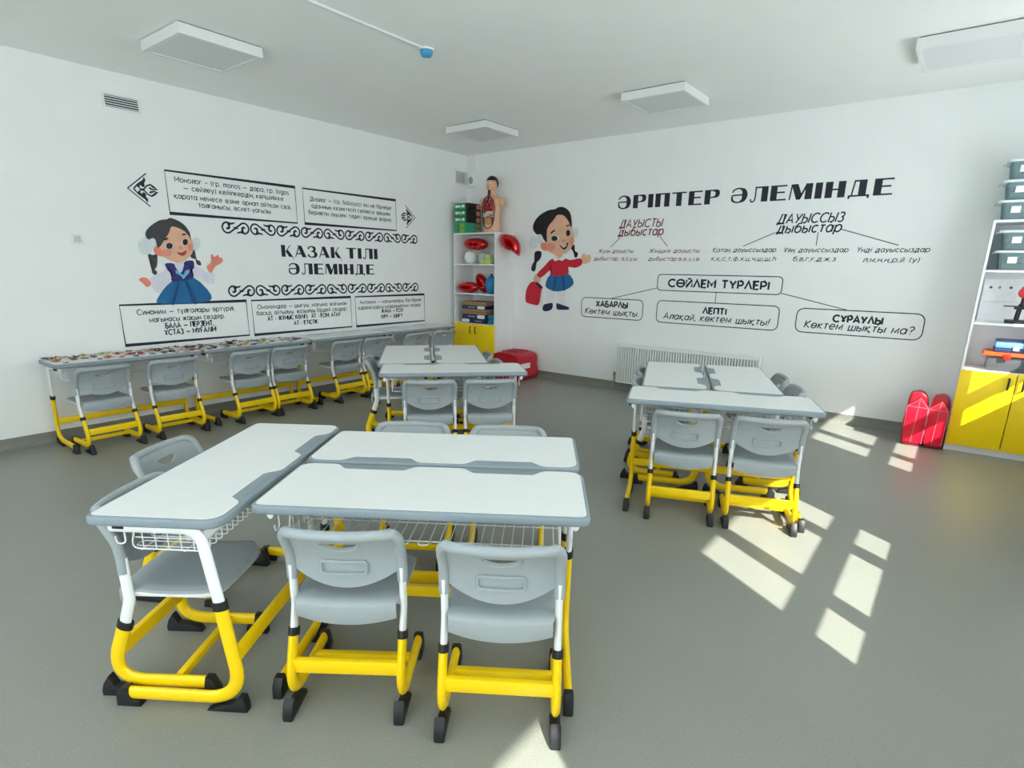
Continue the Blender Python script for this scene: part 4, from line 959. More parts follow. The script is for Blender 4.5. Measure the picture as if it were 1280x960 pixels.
# display capitals: heavy stems, hair-thin joins
def disp(bm, s, u0, u1, v, cap, wall):
    Ts, th = 0.38, 0.1
    def rc(a, b, c, d): return [(a, b), (c, b), (c, d), (a, d)]
    def bez(pts, n=6):
        return [(p[0], p[1]) for p in (smooth_open(pts, n))]
    def smooth_open(pts, n):
        out = []; P = [pts[0]] + list(pts) + [pts[-1]]
        for i in range(len(P) - 3):
            a, b, c, d = P[i:i+4]
            for k in range(n):
                t = k/n
                out.append(tuple(0.5*(2*b[j] + (c[j]-a[j])*t + (2*a[j]-5*b[j]+4*c[j]-d[j])*t*t + (3*b[j]-a[j]-3*c[j]+d[j])*t**3) for j in range(len(b))))
        out.append(P[-1]); return out
    G = {
     'І': ([rc(0, 0, Ts, 1)], [], Ts),
     'П': ([rc(0, 0, Ts, 1), rc(0.66, 0, 0.66+Ts, 1), rc(Ts, 1-th, 0.66, 1)], [], 1.03),
     'Н': ([rc(0, 0, Ts, 1), rc(0.66, 0, 0.66+Ts, 1), rc(Ts, 0.46, 0.66, 0.46+th)], [], 1.03),
     'Т': ([rc(0, 1-th, 1.02, 1), rc(0.325, 0, 0.325+Ts, 1-th)], [], 1.02),
     'Е': ([rc(0, 0, Ts, 1), rc(Ts, 1-th, 0.92, 1), rc(Ts, 0.48, 0.82, 0.48+th), rc(Ts, 0, 0.92, th)], [], 0.92),
     'Р': ([rc(0, 0, Ts, 1)], [[(0.3, 0.963, 0.075), (0.55, 0.95, 0.1), (0.8, 0.87, 0.27), (0.83, 0.72, 0.34), (0.78, 0.57, 0.25), (0.55, 0.48, 0.08), (0.3, 0.47, 0.07)]], 0.98),
     'Ә': ([], [[(0.08, 0.7, 0.06), (0.14, 0.84, 0.09), (0.32, 0.95, 0.09), (0.55, 0.955, 0.1), (0.78, 0.8, 0.28), (0.85, 0.5, 0.38), (0.78, 0.2, 0.28), (0.55, 0.045, 0.1), (0.32, 0.04, 0.1), (0.12, 0.16, 0.14), (0.07, 0.35, 0.13), (0.1, 0.5, 0.07), (0.45, 0.52, 0.07), (0.75, 0.53, 0.07)]], 1.04),
     'Л': ([rc(0.66, 0, 0.66+Ts, 1), rc(0.26, 1-th, 0.66, 1)], [[(0.02, 0.2, 0.03), (0.05, 0.06, 0.07), (0.14, 0.01, 0.08), (0.25, 0.08, 0.1), (0.3, 0.3, 0.07), (0.31, 0.97, 0.07)]], 1.03),
     'М': ([[(0, 0), (0.08, 0), (0.16, 0.98), (0.08, 1)], [(0.08, 1), (0.45, 1), (0.72, 0.28), (0.6, 0), (0.42, 0)], [(0.52, 0), (0.64, 0), (0.94, 0.8), (0.9, 1)], rc(0.88, 0, 0.88+Ts, 1)], [], 1.25),
     'Д': ([rc(0.52, th, 0.52+Ts, 1), [(0.16, th), (0.24, th), (0.34, 1), (0.26, 1)], rc(0.3, 1-th, 0.52, 1), rc(0.02, 0, 1.08, th), [(0.02, 0), (0.14, 0), (0.1, -0.13), (0.02, -0.13)], [(0.96, 0), (1.08, 0), (1.08, -0.13), (1.0, -0.13)]], [], 1.1),
     'А': ([[(0, 0), (0.09, 0), (0.5, 0.95), (0.42, 1)], [(0.3, 1), (0.68, 1), (1.12, 0), (0.72, 0)], rc(0.16, 0.25, 0.66, 0.25+th)], [], 1.12),
     'З': ([], [[(0.08, 0.72, 0.18), (0.12, 0.88, 0.12), (0.35, 0.965, 0.07), (0.62, 0.9, 0.2), (0.7, 0.75, 0.28), (0.6, 0.58, 0.16), (0.36, 0.53, 0.06)], [(0.36, 0.53, 0.06), (0.66, 0.5, 0.16), (0.8, 0.28, 0.34), (0.68, 0.08, 0.2), (0.38, 0.03, 0.07), (0.12, 0.1, 0.13), (0.06, 0.26, 0.2)]], 0.98),
     'Қ': ([rc(0, 0, Ts, 1), [(Ts, 0.42), (Ts+0.06, 0.42), (0.92, 1), (0.82, 1)], [(Ts+0.02, 0.46), (Ts+0.22, 0.64), (1.1, 0), (0.7, 0)], [(0.92, 0), (1.1, 0), (1.16, -0.2), (1.08, -0.2), (1.06, -0.02)]], [], 1.12),
     ' ': ([], [], 0.5),
    }
    gap = 0.16
    tot = sum(G[c][2] + gap for c in s) - gap
    k = (u1 - u0)/tot; x = u0
    for c in s:
        polys, rib, w = G[c]
        for p in polys:
            bm.faces.new([bm.verts.new(wall(x + a*k, v + b*cap, 0.0012)) for a, b in p])
        for r in rib:
            q = smooth_open(r, 6)
            ribbon(bm, [(x + a[0]*k, v + a[1]*cap) for a in q], [max(a[2], 0.095)*cap for a in q], wall, 0.0016)
        x += (w + gap)*k
def heading(lab, wall, rows):
    p0 = wall(rows[0][1], rows[-1][3], 0)
    t = thing('mural_heading', lab, 'lettering', p0)
    for s, u0, u1, v, cap in rows:
        bm = bmesh.new(); disp(bm, s, u0, u1, v, cap, wall); bm.transform(Matrix.Translation(-p0)); finish(bm, 'heading_word', INK, t, False)
    return t
heading('large dark two-line heading between the ornament bands on the left wall', LA, [('ҚАЗАҚ', -3.075, -2.29, 1.602, 0.125), ('ТІЛІ', -2.215, -1.735, 1.602, 0.125), ('ӘЛЕМІНДЕ', -3.005, -1.80, 1.413, 0.122)])
heading('large dark one-line heading across the top of the back wall', BA, [('ӘРІПТЕР', 2.47, 3.71, 2.238, 0.15), ('ӘЛЕМІНДЕ', 3.835, 5.325, 2.238, 0.15)])
GL = 'text boxes on the left wall'
textbox('text box at the top left of the left wall, four lines about the monologue', LA, (-4.182, 1.968, -2.848, 2.342), 0, [
    ('Монолог – (гр. monos — дара, гр. logos', -4.1, -2.93, 2.255, 0.045), ('— сөйлеу) кейіпкердің көпшілікке', -4.03, -3.0, 2.186, 0.045),
    ('қарата немесе өзіне арнап айтқан сөзі,', -4.122, -2.914, 2.108, 0.045), ('толғанысы, өсиет-уағызы.', -3.91, -3.15, 2.044, 0.045)], 0.015, GL)
textbox('text box at the top right of the left wall, three lines about the dialogue', LA, (-2.755, 1.97, -1.40, 2.342), 0, [
    ('Диалог — (гр. διάλογος) екі не бірнеше', -2.667, -1.48, 2.22, 0.045), ('адамның кезектесіп сөйлесуі арқылы', -2.652, -1.502, 2.147, 0.045), ('берілетін ауызекі тілдегі ерекше форма.', -2.695, -1.478, 2.075, 0.045)], 0.015, GL)
textbox('text box under the painted girl on the left wall, two bold lower lines', LA, (-4.72, 0.778, -3.533, 1.141), 0, [
    ('Синоним — тұлғалары әртүрлі,', -4.585, -3.667, 1.048, 0.048), ('мағынасы жақын сөздер.', -4.489, -3.78, 0.975, 0.048), ('БАЛА — ПЕРЗЕНТ,', -4.357, -3.9, 0.909, 0.048, B), ('ҰСТАЗ — МҰҒАЛІМ', -4.373, -3.886, 0.846, 0.048, B)], 0.015, GL)
textbox('middle one of the three bottom text boxes on the left wall', LA, (-3.475, 0.776, -2.19, 1.141), 0, [
    ('Омонимдер — шығуы, мағына жағынан', -3.412, -2.254, 1.048, 0.045), ('басқа, айтылуы, жазылуы бірдей сөздер.', -3.427, -2.253, 0.982, 0.045), ('АТ - ЖҰМЫС КӨЛІГІ;  АТ - ЕСІМ, АТАУ', -3.306, -2.356, 0.918, 0.044, B), ('АТ - ЕТІСТІК', -2.992, -2.68, 0.85, 0.044, B)], 0.015, GL)
textbox('right one of the three bottom text boxes on the left wall, above the last desks', LA, (-2.121, 0.775, -0.93, 1.141), 0, [
    ('Антоним — мағыналары бір-біріне', -2.05, -0.998, 1.05, 0.044), ('қарама-қарсы қолданылатын сөздер.', -2.075, -0.995, 0.982, 0.044), ('ЖАҢА — ЕСКІ', -1.707, -1.338, 0.924, 0.044, B), ('КІРУ — ШЫҒУ', -1.711, -1.348, 0.853, 0.044, B)], 0.015, GL)
# ornament bands
def scroll_band(lab, u0, u1, vc, hh):
    bm = bmesh.new(); seq = 'SZSSZSSZS'; W = (u1 - u0)/len(seq)
    for i, ch in enumerate(seq):
        f = 1 if ch == 'S' else -1; cx = u0 + W*(i + 0.5); k = hh/0.117; kx = W/0.298
        def M(p): return (cx + p[0]*kx, vc + f*p[1]*k)
        r = 0.05; a0 = 0.088
        path = [(-a0 + r*math.cos(R(d)), r*math.sin(R(d))*1.02) for d in range(80, 306, 15)]
        path += [(0.0, 0.0)]
        path += [(a0 + r*math.cos(R(d)), r*math.sin(R(d))*1.02) for d in range(126, -101, -15)]
        ribbon(bm, [M(p) for p in path], 0.017, LA, 0.0012)
        for s in (1, -1):
            leaf = [(-0.112, 0.052), (-0.085, 0.058), (-0.045, 0.048), (0.0, 0.056), (-0.018, 0.036), (-0.05, 0.03), (-0.058, 0.018), (-0.056, 0.0), (-0.068, -0.016), (-0.088, -0.02), (-0.104, -0.008), (-0.1, 0.006), (-0.09, -0.002), (-0.08, 0.006), (-0.08, 0.024), (-0.09, 0.042)]
            q = [M((s*a, s*b)) for a, b in leaf]
            bm.faces.new([bm.verts.new(LA(a, b, 0.0016)) for a, b in q])
        bm.faces.new([bm.verts.new(LA(*M(p), 0.0016)) for p in ((-0.034, 0.006), (-0.004, 0.012), (0.034, -0.004), (0.004, -0.012))])
    return tag(finish(bm, 'ornament_band', INK, None, False), lab, 'ornament', 'scroll ornaments on the left wall')
scroll_band('dark scroll ornament band above the two-line heading on the left wall', -3.712, -1.03, 1.873, 0.118)
scroll_band('dark scroll ornament band below the two-line heading on the left wall', -3.718, -1.035, 1.243, 0.118)
def emblem(lab, uc, vc, f, k):
    bm = bmesh.new()
    E_ = {'wu': [(-0.08, 0.001), (-0.043, 0.042), (-0.011, 0.067), (0.011, 0.082), (0.026, 0.112), (0.036, 0.081), (0.02, 0.056), (0.024, 0.037), (0.016, 0.024), (-0.001, 0.022), (-0.007, 0.034), (-0.015, 0.037), (-0.021, 0.024), (-0.015, 0.008), (0.001, 0.004), (-0.021, -0.001), (-0.027, 0.011), (-0.046, 0.024), (-0.06, 0.002)]}
    for s in (1, -1):
        bm.faces.new([bm.verts.new(LA(uc + f*a*k, vc + s*b*k, 0.0012)) for a, b in E_['wu']])
        q = [(-0.021, 0.0), (0.013, 0.006), (0.038, 0.036), (0.069, 0.049), (0.091, 0.034), (0.126, 0.009), (0.1, 0.008), (0.071, 0.012), (0.06, 0.02), (0.068, 0.028)]
        w = [0.012, 0.012, 0.012, 0.014, 0.02, 0.008, 0.012, 0.016, 0.014, 0.006]
        ribbon(bm, [(uc + f*a*k, vc + s*b*k) for a, b in q], [x*k for x in w], LA, 0.0016)
    ribbon(bm, [(uc + f*a*k, vc + b*k) for a, b in [(0.048, 0.142), (-0.12, 0.0), (0.048, -0.142)]], 0.009, LA, 0.0012)
    return tag(finish(bm, 'corner_emblem', INK, None, False), lab, 'ornament', 'scroll ornaments on the left wall')
emblem('arrow-shaped dark emblem at the left end of the top text boxes', -4.39, 2.153, 1, 1.0)
emblem('arrow-shaped dark emblem at the right end of the top text boxes', -1.185, 2.152, -1, 1.0)
# back wall: sounds diagram
IT = dict(shear=0.22)
def label_group(name, lab, lines, conns, m, cm):
    u0 = lines[0][1]; v0 = lines[-1][3]
    t = thing(name, lab, 'lettering', BA(u0, v0, 0)); inv = Matrix.Translation(-BA(u0, v0, 0))
    for ln in lines:
        bm = bmesh.new(); put_text(bm, *ln[:5], BA, **(ln[5] if len(ln) > 5 else {}))
        bm.transform(inv); finish(bm, 'text_line', m, t, False)
    for c in conns:
        bm = bmesh.new(); ribbon(bm, c, 0.0075, BA, 0.0012); bm.transform(inv); finish(bm, 'connector_line', cm, t, False)
label_group('mural_label', 'dark red two-line label with two branch lines under the back wall heading', [('ДАУЫСТЫ', 2.515, 3.06, 2.02, 0.088, IT), ('дыбыстар', 2.503, 3.08, 1.925, 0.094, IT)], [[(2.53, 1.905), (2.403, 1.79)], [(3.05, 1.91), (3.156, 1.792)]], INKR, INK)
label_group('mural_label', 'dark two-line label with three branch lines under the back wall heading', [('ДАУЫССЫЗ', 4.345, 4.948, 2.012, 0.088, IT), ('дыбыстар', 4.352, 4.94, 1.918, 0.094, IT)], [[(4.335, 1.922), (4.024, 1.787)], [(4.745, 1.915), (4.745, 1.787)], [(4.952, 1.94), (5.45, 1.783)]], INK, INK)
GB = 'small captions of the sounds diagram'
for lab, m, l1, l2 in [
 ('small dark red caption beside the hand of the painted girl on the back wall', INKR, ('Жуан дауысты', 2.232, 2.714, 1.722, 0.045, IT), ('дыбыстар: а,о,ұ,ы', 2.176, 2.77, 1.632, 0.045, IT)),
 ('small dark red caption right of the first one, under the red label', INKR, ('Жіңішке дауысты', 2.93, 3.54, 1.722, 0.045, IT), ('дыбыстар:ә,е,ү,і,ө', 2.926, 3.545, 1.632, 0.045, IT)),
 ('small dark caption at the left of three under the dark label', INK, ('Қатаң дауыссыздар', 3.698, 4.362, 1.728, 0.045, IT), ('к,қ,с,т,ф,х,ц,ч,ш,щ,һ', 3.692, 4.372, 1.636, 0.045, IT)),
 ('small dark caption in the middle of three under the dark label', INK, ('Ұяң дауыссыздар', 4.44, 5.035, 1.724, 0.045, IT), ('б,в,г,ғ,д,ж,з', 4.545, 4.936, 1.636, 0.045, IT)),
 ('small dark caption at the right of three under the dark label', INK, ('Үнді дауыссыздар', 5.11, 5.695, 1.722, 0.045, IT), ('л,м,н,ң,р,й (у)', 5.18, 5.632, 1.63, 0.045, IT))]:
    lettering('mural_caption', lab, BA, [l1, l2], m, None, 'lettering', GB)
GR = 'rounded text boxes on the back wall'
textbox('wide rounded title box in the middle of the back wall, one bold line', BA, (3.068, 1.287, 4.475, 1.473), 0.045, [('СӨЙЛЕМ ТҮРЛЕРІ', 3.21, 4.343, 1.335, 0.082, BB)], 0.0095, GR)
textbox('small rounded text box beside the feet of the painted girl on the back wall', BA, (2.022, 0.91, 2.902, 1.158), 0.06, [('ХАБАРЛЫ', 2.244, 2.69, 1.052, 0.068, BB), ('Көктем шықты.', 2.082, 2.845, 0.955, 0.072, IT)], 0.0095, GR)
textbox('rounded text box in the middle under the title box, above the radiator', BA, (3.087, 0.907, 4.482, 1.166), 0.06, [('ЛЕПТІ', 3.656, 3.92, 1.043, 0.065, BB), ('Алақай, көктем шықты!', 3.18, 4.385, 0.955, 0.072, IT)], 0.0095, GR)
textbox('rounded text box at the right of the back wall, nearest to the red pads', BA, (4.658, 0.912, 5.77, 1.158), 0.07, [('СҰРАУЛЫ', 5.005, 5.433, 1.04, 0.065, BB), ('Көктем шықты ма?', 4.745, 5.69, 0.962, 0.072, IT)], 0.0095, GR)
for lab, pts in [('thin line slanting from the title box down to the small left box', [(3.08, 1.315), (2.46, 1.162)]), ('short upright line from the title box down to the middle box', [(3.785, 1.283), (3.785, 1.17)]), ('thin line slanting from the title box down to the right box', [(4.475, 1.303), (5.11, 1.162)])]:
    bm = bmesh.new(); ribbon(bm, pts, 0.0075, BA, 0.0012); tag(finish(bm, 'connector_line', INK, None, False), lab, 'line', 'lines between the rounded text boxes')
# painted girls
PC = {'bow': (222, 230, 230), 'hairg': (66, 66, 68), 'hair': (26, 22, 26), 'blouse': (226, 226, 238), 'skinr': (236, 140, 122), 'skin': (235, 182, 152), 'skirt': (28, 104, 158), 'skirtd': (18, 78, 128), 'vest': (52, 50, 116), 'cheek': (234, 148, 126), 'white': (236, 236, 238), 'dark': (40, 34, 34), 'mouth': (176, 62, 60), 'lblue': (110, 185, 215), 'red': (206, 26, 52), 'navy': (30, 36, 70)}
GIRL_A=[
('bow','bow',[(-4.364,1.668),(-4.379,1.627),(-4.407,1.596),(-4.441,1.584),(-4.472,1.594),(-4.492,1.623),(-4.495,1.663),(-4.481,1.704),(-4.453,1.734),(-4.419,1.747),(-4.388,1.737),(-4.367,1.709)]),
('bow','bow',[(-3.936,1.704),(-3.945,1.673),(-3.964,1.65),(-3.987,1.641),(-4.007,1.649),(-4.02,1.671),(-4.022,1.701),(-4.013,1.731),(-3.994,1.754),(-3.972,1.763),(-3.951,1.756),(-3.938,1.735)]),
('braid','hairg',[(-4.42,1.594),(-4.377,1.586),(-4.344,1.591),(-4.361,1.484),(-4.389,1.464),(-4.365,1.434),(-4.383,1.407),(-4.408,1.425),(-4.407,1.464),(-4.4,1.483),(-4.42,1.541)]),
('braid','hairg',[(-4.002,1.646),(-4.045,1.609),(-4.04,1.569),(-4.001,1.554),(-3.996,1.508),(-3.955,1.5),(-3.961,1.539),(-3.992,1.559)]),
('sleeve','blouse',[(-4.275,1.465),(-4.338,1.425),(-4.433,1.376),(-4.415,1.267),(-4.361,1.251),(-4.245,1.365),(-4.234,1.415)]),
('sleeve','blouse',[(-4.032,1.508),(-3.989,1.482),(-3.91,1.436),(-3.837,1.426),(-3.848,1.33),(-3.903,1.32),(-3.972,1.363),(-4.047,1.425)]),
('hand','skinr',[(-4.53,1.366),(-4.496,1.386),(-4.456,1.376),(-4.431,1.326),(-4.471,1.298),(-4.503,1.337)]),
('hand','skinr',[(-3.905,1.483),(-3.856,1.531),(-3.851,1.594),(-3.834,1.61),(-3.818,1.579),(-3.777,1.606),(-3.769,1.58),(-3.742,1.575),(-3.742,1.533),(-3.818,1.489),(-3.869,1.426)]),
('skirt','skirt',[(-4.241,1.355),(-4.047,1.384),(-3.894,1.214),(-3.968,1.141),(-4.352,1.143),(-4.398,1.187)]),
('vest','vest',[(-4.284,1.512),(-4.207,1.51),(-4.159,1.425),(-4.111,1.527),(-4.033,1.543),(-4.022,1.508),(-4.032,1.467),(-4.065,1.446),(-4.048,1.379),(-4.243,1.344),(-4.234,1.415),(-4.264,1.44),(-4.283,1.479)]),
('collar','blouse',[(-4.206,1.513),(-4.116,1.527),(-4.159,1.425)]),
('face','skin',[(-4.181,1.856),(-4.087,1.832),(-4.035,1.77),(-4.012,1.711),(-4.02,1.63),(-4.059,1.578),(-4.114,1.537),(-4.166,1.523),(-4.232,1.54),(-4.286,1.568),(-4.307,1.582),(-4.323,1.64),(-4.27,1.72),(-4.218,1.79)]),
('ear','skinr',[(-4.369,1.644),(-4.343,1.664),(-4.308,1.646),(-4.303,1.583),(-4.34,1.582),(-4.366,1.61)]),
('hair','hairg',[(-4.422,1.761),(-4.407,1.804),(-4.349,1.859),(-4.279,1.9),(-4.221,1.911),(-4.201,1.922),(-4.172,1.924),(-4.107,1.899),(-4.063,1.863),(-4.03,1.81),(-4.026,1.761),(-4.026,1.736),(-4.044,1.775),(-4.088,1.822),(-4.182,1.851),(-4.218,1.79),(-4.27,1.72),(-4.321,1.655),(-4.338,1.669),(-4.342,1.707),(-4.367,1.73),(-4.404,1.724)]),
('bow','bow',[(-4.341,1.698),(-4.348,1.677),(-4.361,1.662),(-4.377,1.656),(-4.391,1.661),(-4.399,1.675),(-4.401,1.695),(-4.394,1.716),(-4.381,1.731),(-4.366,1.737),(-4.352,1.732),(-4.343,1.718)]),
('cheek','cheek',[(-4.215,1.612),(-4.223,1.595),(-4.242,1.583),(-4.265,1.578),(-4.288,1.581),(-4.303,1.593),(-4.307,1.61),(-4.298,1.627),(-4.28,1.639),(-4.256,1.645),(-4.234,1.641),(-4.219,1.629)]),
('cheek','cheek',[(-4.02,1.668),(-4.025,1.651),(-4.035,1.638),(-4.047,1.633),(-4.057,1.638),(-4.064,1.65),(-4.065,1.667),(-4.06,1.684),(-4.05,1.697),(-4.038,1.702),(-4.028,1.698),(-4.021,1.686)]),
('eye','white',[(-4.191,1.674),(-4.198,1.659),(-4.215,1.648),(-4.236,1.643),(-4.255,1.647),(-4.269,1.657),(-4.272,1.671),(-4.265,1.686),(-4.249,1.698),(-4.228,1.702),(-4.208,1.699),(-4.195,1.689)]),
('eye','white',[(-4.052,1.714),(-4.058,1.698),(-4.07,1.687),(-4.086,1.682),(-4.1,1.686),(-4.11,1.696),(-4.112,1.711),(-4.106,1.726),(-4.094,1.738),(-4.078,1.742),(-4.064,1.739),(-4.054,1.728)]),
('iris','dark',[(-4.2,1.674),(-4.206,1.66),(-4.218,1.649),(-4.233,1.645),(-4.248,1.648),(-4.257,1.658),(-4.26,1.672),(-4.254,1.686),(-4.242,1.696),(-4.226,1.7),(-4.212,1.697),(-4.202,1.688)]),
('iris','dark',[(-4.057,1.714),(-4.062,1.7),(-4.073,1.689),(-4.086,1.684),(-4.098,1.688),(-4.105,1.698),(-4.107,1.712),(-4.102,1.727),(-4.091,1.738),(-4.078,1.742),(-4.066,1.739),(-4.058,1.729)]),
('eyebrow','dark',[(-4.274,1.728),(-4.238,1.749),(-4.229,1.737),(-4.264,1.718)]),
('eyebrow','dark',[(-4.104,1.787),(-4.072,1.792),(-4.066,1.779),(-4.099,1.773)]),
('nose','skinr',[(-4.118,1.659),(-4.121,1.652),(-4.128,1.648),(-4.136,1.645),(-4.144,1.647),(-4.15,1.652),(-4.151,1.658),(-4.148,1.664),(-4.141,1.669),(-4.133,1.671),(-4.125,1.67),(-4.119,1.666)]),
('mouth','mouth',[(-4.173,1.621),(-4.134,1.613),(-4.079,1.638),(-4.102,1.595),(-4.138,1.589)]),
('embroidery','lblue',[(-4.205,1.45),(-4.181,1.445),(-4.159,1.42),(-4.136,1.41),(-4.116,1.446),(-4.079,1.456),(-4.086,1.425),(-4.117,1.395),(-4.144,1.369),(-4.158,1.39),(-4.18,1.41),(-4.203,1.42)]),
('skirt_fold','skirtd',[(-4.195,1.334),(-4.18,1.339),(-4.254,1.146),(-4.278,1.146)]),
('skirt_fold','skirtd',[(-4.124,1.343),(-4.108,1.351),(-4.046,1.149),(-4.082,1.147)]),
]
GIRL_B=[
('bow','bow',[(1.282,1.862),(1.273,1.82),(1.247,1.789),(1.21,1.778),(1.171,1.789),(1.143,1.821),(1.131,1.864),(1.14,1.906),(1.167,1.936),(1.204,1.947),(1.242,1.935),(1.27,1.904)]),
('bow','bow',[(1.929,1.976),(1.925,1.944),(1.91,1.92),(1.889,1.912),(1.866,1.921),(1.848,1.946),(1.841,1.978),(1.845,2.011),(1.86,2.034),(1.882,2.042),(1.904,2.033),(1.922,2.009)]),
('braid','hair',[(1.24,1.739),(1.348,1.739),(1.332,1.646),(1.275,1.6),(1.258,1.506),(1.229,1.474),(1.182,1.505),(1.206,1.583),(1.231,1.615)]),
('braid','hair',[(1.814,1.796),(1.87,1.825),(1.883,1.751),(1.929,1.722),(1.919,1.67),(1.883,1.67),(1.862,1.729)]),
('leg','white',[(1.474,1.236),(1.589,1.236),(1.559,1.051),(1.452,1.046)]),
('leg','white',[(1.637,1.237),(1.749,1.246),(1.75,1.037),(1.645,1.055)]),
('shoe','navy',[(1.396,0.963),(1.413,1.028),(1.462,1.046),(1.558,1.059),(1.552,0.979),(1.456,0.942)]),
('shoe','navy',[(1.626,1.062),(1.664,1.056),(1.75,1.037),(1.825,1.017),(1.818,0.986),(1.667,0.978),(1.629,0.991)]),
('skirt','skirt',[(1.518,1.448),(1.776,1.464),(1.888,1.341),(1.786,1.255),(1.656,1.222),(1.542,1.231),(1.433,1.29)]),
('skirt_fold','skirtd',[(1.591,1.411),(1.61,1.411),(1.584,1.24),(1.557,1.239)]),
('skirt_fold','skirtd',[(1.695,1.413),(1.713,1.418),(1.758,1.257),(1.731,1.245)]),
('hand','skin',[(1.979,1.656),(2.028,1.724),(2.051,1.685),(2.111,1.704),(2.131,1.649),(2.108,1.605),(2.012,1.587)]),
('hand','skin',[(1.28,1.443),(1.356,1.401),(1.327,1.331),(1.254,1.335),(1.232,1.392)]),
('sweater','red',[(1.534,1.65),(1.73,1.654),(1.822,1.633),(1.982,1.654),(1.999,1.575),(1.9,1.534),(1.79,1.54),(1.786,1.448),(1.52,1.429),(1.521,1.509),(1.36,1.398),(1.29,1.443),(1.413,1.554)]),
('neck','skin',[(1.582,1.715),(1.686,1.715),(1.678,1.655),(1.603,1.655)]),
('collar','white',[(1.534,1.659),(1.598,1.683),(1.637,1.647),(1.71,1.688),(1.744,1.655),(1.694,1.622),(1.638,1.635),(1.583,1.617)]),
('face','skin',[(1.594,2.209),(1.695,2.196),(1.781,2.103),(1.824,2.03),(1.865,1.927),(1.86,1.84),(1.798,1.752),(1.691,1.704),(1.56,1.708),(1.473,1.753),(1.425,1.845),(1.426,1.98),(1.46,2.069),(1.541,2.148)]),
('ear','skinr',[(1.347,1.785),(1.335,1.838),(1.373,1.86),(1.431,1.848),(1.453,1.761),(1.396,1.757)]),
('hair','hair',[(1.201,2.046),(1.227,2.136),(1.312,2.215),(1.443,2.269),(1.554,2.279),(1.608,2.301),(1.699,2.294),(1.783,2.233),(1.814,2.145),(1.823,2.037),(1.771,2.118),(1.695,2.193),(1.594,2.204),(1.541,2.148),(1.46,2.069),(1.426,1.98),(1.44,1.86),(1.381,1.906),(1.34,1.959),(1.262,1.969)]),
('bow','bow',[(1.371,1.906),(1.366,1.874),(1.349,1.851),(1.325,1.843),(1.3,1.852),(1.282,1.875),(1.274,1.908),(1.28,1.939),(1.297,1.962),(1.321,1.97),(1.345,1.961),(1.363,1.938)]),
('cheek','cheek',[(1.571,1.795),(1.562,1.769),(1.535,1.751),(1.498,1.744),(1.459,1.751),(1.431,1.77),(1.419,1.796),(1.429,1.822),(1.456,1.84),(1.494,1.847),(1.532,1.84),(1.56,1.821)]),
('cheek','cheek',[(1.864,1.866),(1.861,1.838),(1.851,1.818),(1.835,1.81),(1.818,1.818),(1.805,1.839),(1.8,1.867),(1.803,1.895),(1.813,1.915),(1.829,1.922),(1.846,1.914),(1.859,1.894)]),
('eye','white',[(1.64,1.912),(1.631,1.894),(1.605,1.882),(1.568,1.877),(1.53,1.883),(1.502,1.896),(1.491,1.914),(1.5,1.932),(1.527,1.945),(1.565,1.949),(1.602,1.943),(1.63,1.93)]),
('eye','white',[(1.818,1.975),(1.813,1.953),(1.8,1.937),(1.78,1.932),(1.76,1.938),(1.745,1.954),(1.738,1.976),(1.742,1.998),(1.756,2.014),(1.776,2.019),(1.796,2.013),(1.811,1.996)]),
('iris','dark',[(1.613,1.909),(1.607,1.893),(1.588,1.881),(1.562,1.877),(1.536,1.882),(1.516,1.895),(1.508,1.911),(1.514,1.928),(1.533,1.939),(1.559,1.943),(1.586,1.938),(1.605,1.926)]),
('iris','dark',[(1.809,1.973),(1.805,1.953),(1.793,1.938),(1.776,1.933),(1.759,1.939),(1.746,1.954),(1.74,1.975),(1.744,1.995),(1.755,2.01),(1.772,2.015),(1.79,2.009),(1.803,1.994)]),
('eyebrow','dark',[(1.488,1.982),(1.55,2.022),(1.575,2.01),(1.508,1.969)]),
('eyebrow','dark',[(1.732,2.068),(1.796,2.081),(1.8,2.065),(1.743,2.054)]),
('nose','skinr',[(1.738,1.873),(1.734,1.865),(1.725,1.858),(1.711,1.856),(1.697,1.859),(1.687,1.865),(1.683,1.874),(1.686,1.883),(1.696,1.889),(1.709,1.892),(1.723,1.889),(1.734,1.882)]),
('mouth','dark',[(1.644,1.824),(1.714,1.803),(1.782,1.863),(1.764,1.789),(1.71,1.767)]),
('teeth','white',[(1.677,1.809),(1.714,1.8),(1.765,1.833),(1.752,1.808),(1.714,1.788)]),
('backpack','red',[(1.109,1.07),(1.116,1.216),(1.184,1.322),(1.284,1.336),(1.368,1.288),(1.368,1.193),(1.334,1.032),(1.233,1.027),(1.162,1.04)]),
('backpack_strap','dark',[(1.293,1.336),(1.384,1.281),(1.382,1.249),(1.285,1.301)]),
]
def girl(lab, data, wall, base):
    t = thing('mural_girl', lab, 'wall painting', wall(*base, 0)); inv = Matrix.Translation(-wall(*base, 0))
    for i, (part, col, pts) in enumerate(data):
        bm = bmesh.new()
        q = smooth_loop(pts, 3) if part not in ('eyebrow', 'teeth') else pts
        bm.faces.new([bm.verts.new(wall(u, v, 0.0012 + 0.0005*i)) for u, v in q])
        bmesh.ops.triangulate(bm, faces=bm.faces); bm.transform(inv)
        finish(bm, part, mat('mural_' + col, PC[col], 0.7, vary=0.05, scale=14), t, False)
girl('painted girl in a blue dress and vest with arms spread, on the left wall', GIRL_A, LA, (-4.2, 1.145))
girl('painted girl in a red sweater holding a red bag, on the back wall', GIRL_B, BA, (1.6, 0.95))

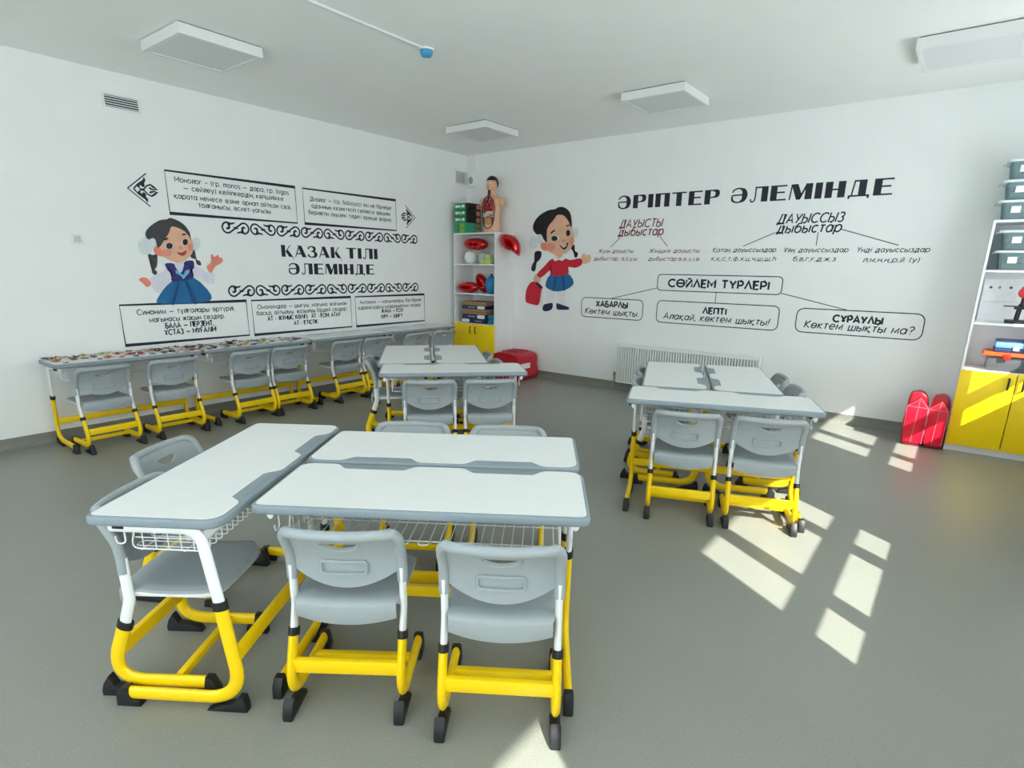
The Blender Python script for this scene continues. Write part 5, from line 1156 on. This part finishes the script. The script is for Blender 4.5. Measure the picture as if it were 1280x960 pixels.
# ---------------------------------------------------------------- paper cut-outs on the first desks of the wall row
CUTC = [(168, 40, 62), (212, 62, 50), (226, 190, 70), (120, 52, 90), (196, 142, 104), (84, 104, 150), (226, 130, 140), (96, 74, 60), (222, 214, 200), (140, 150, 90), (60, 44, 60), (205, 100, 60)]
CM = [mat('cutout_%d' % i, c, 0.7, vary=0.45, scale=70) for i, c in enumerate(CUTC)]
zt = DZ*0.985 + 0.0006
k = 0
spots = []
tries = 0
while len(spots) < 112 and tries < 20000:
    tries += 1
    x, y = rnd.uniform(0.09, 0.47), rnd.uniform(-5.36, -3.13)
    # thick in the middle of the spread, thin toward both ends
    if rnd.random() > 0.35 + 0.65*max(0, 1 - abs(y + 4.3)/0.95): continue
    if all((x - p)**2 + (y - q)**2 > 0.058**2 for p, q in spots): spots.append((x, y))
for i, (x, y) in enumerate(spots):
    n = rnd.choice([4, 5, 6, 7]); r = rnd.uniform(0.024, 0.042)
    pts = []
    for j in range(2*n):
        a = math.pi*j/n; rr = r*(rnd.uniform(0.9, 1.15) if j % 2 == 0 else rnd.uniform(0.45, 0.75)); pts.append((rr*math.cos(a), rr*math.sin(a)*rnd.uniform(0.8, 1.0)))
    bm = bmesh.new(); lift = rnd.uniform(0.004, 0.028)
    q = smooth_loop(pts, 2)
    top = [bm.verts.new((a, b, lift*(0.2 + 0.8*abs(math.sin(3*math.atan2(b, a) + i)))*min(1, math.hypot(a, b)/r))) for a, b in q]; c = bm.verts.new((0, 0, 0.0015))
    for j in range(len(q)): bm.faces.new((c, top[j], top[(j+1) % len(q)]))
    bmesh.ops.solidify(bm, geom=list(bm.faces), thickness=0.0008)
    mn = min(v.co.z for v in bm.verts)
    for v in bm.verts: v.co.z -= mn
    o = finish(bm, 'paper_cutout', CM[rnd.randrange(len(CM))], None, False)
    o.location = (x, y, zt + 0.0012*(i % 4)); o.rotation_euler = (0, 0, rnd.uniform(0, 6.28))
    tag(o, 'one of the small colourful paper cut-outs strewn over the first wall desks', 'paper cut-out', 'paper cut-outs on the wall desks')
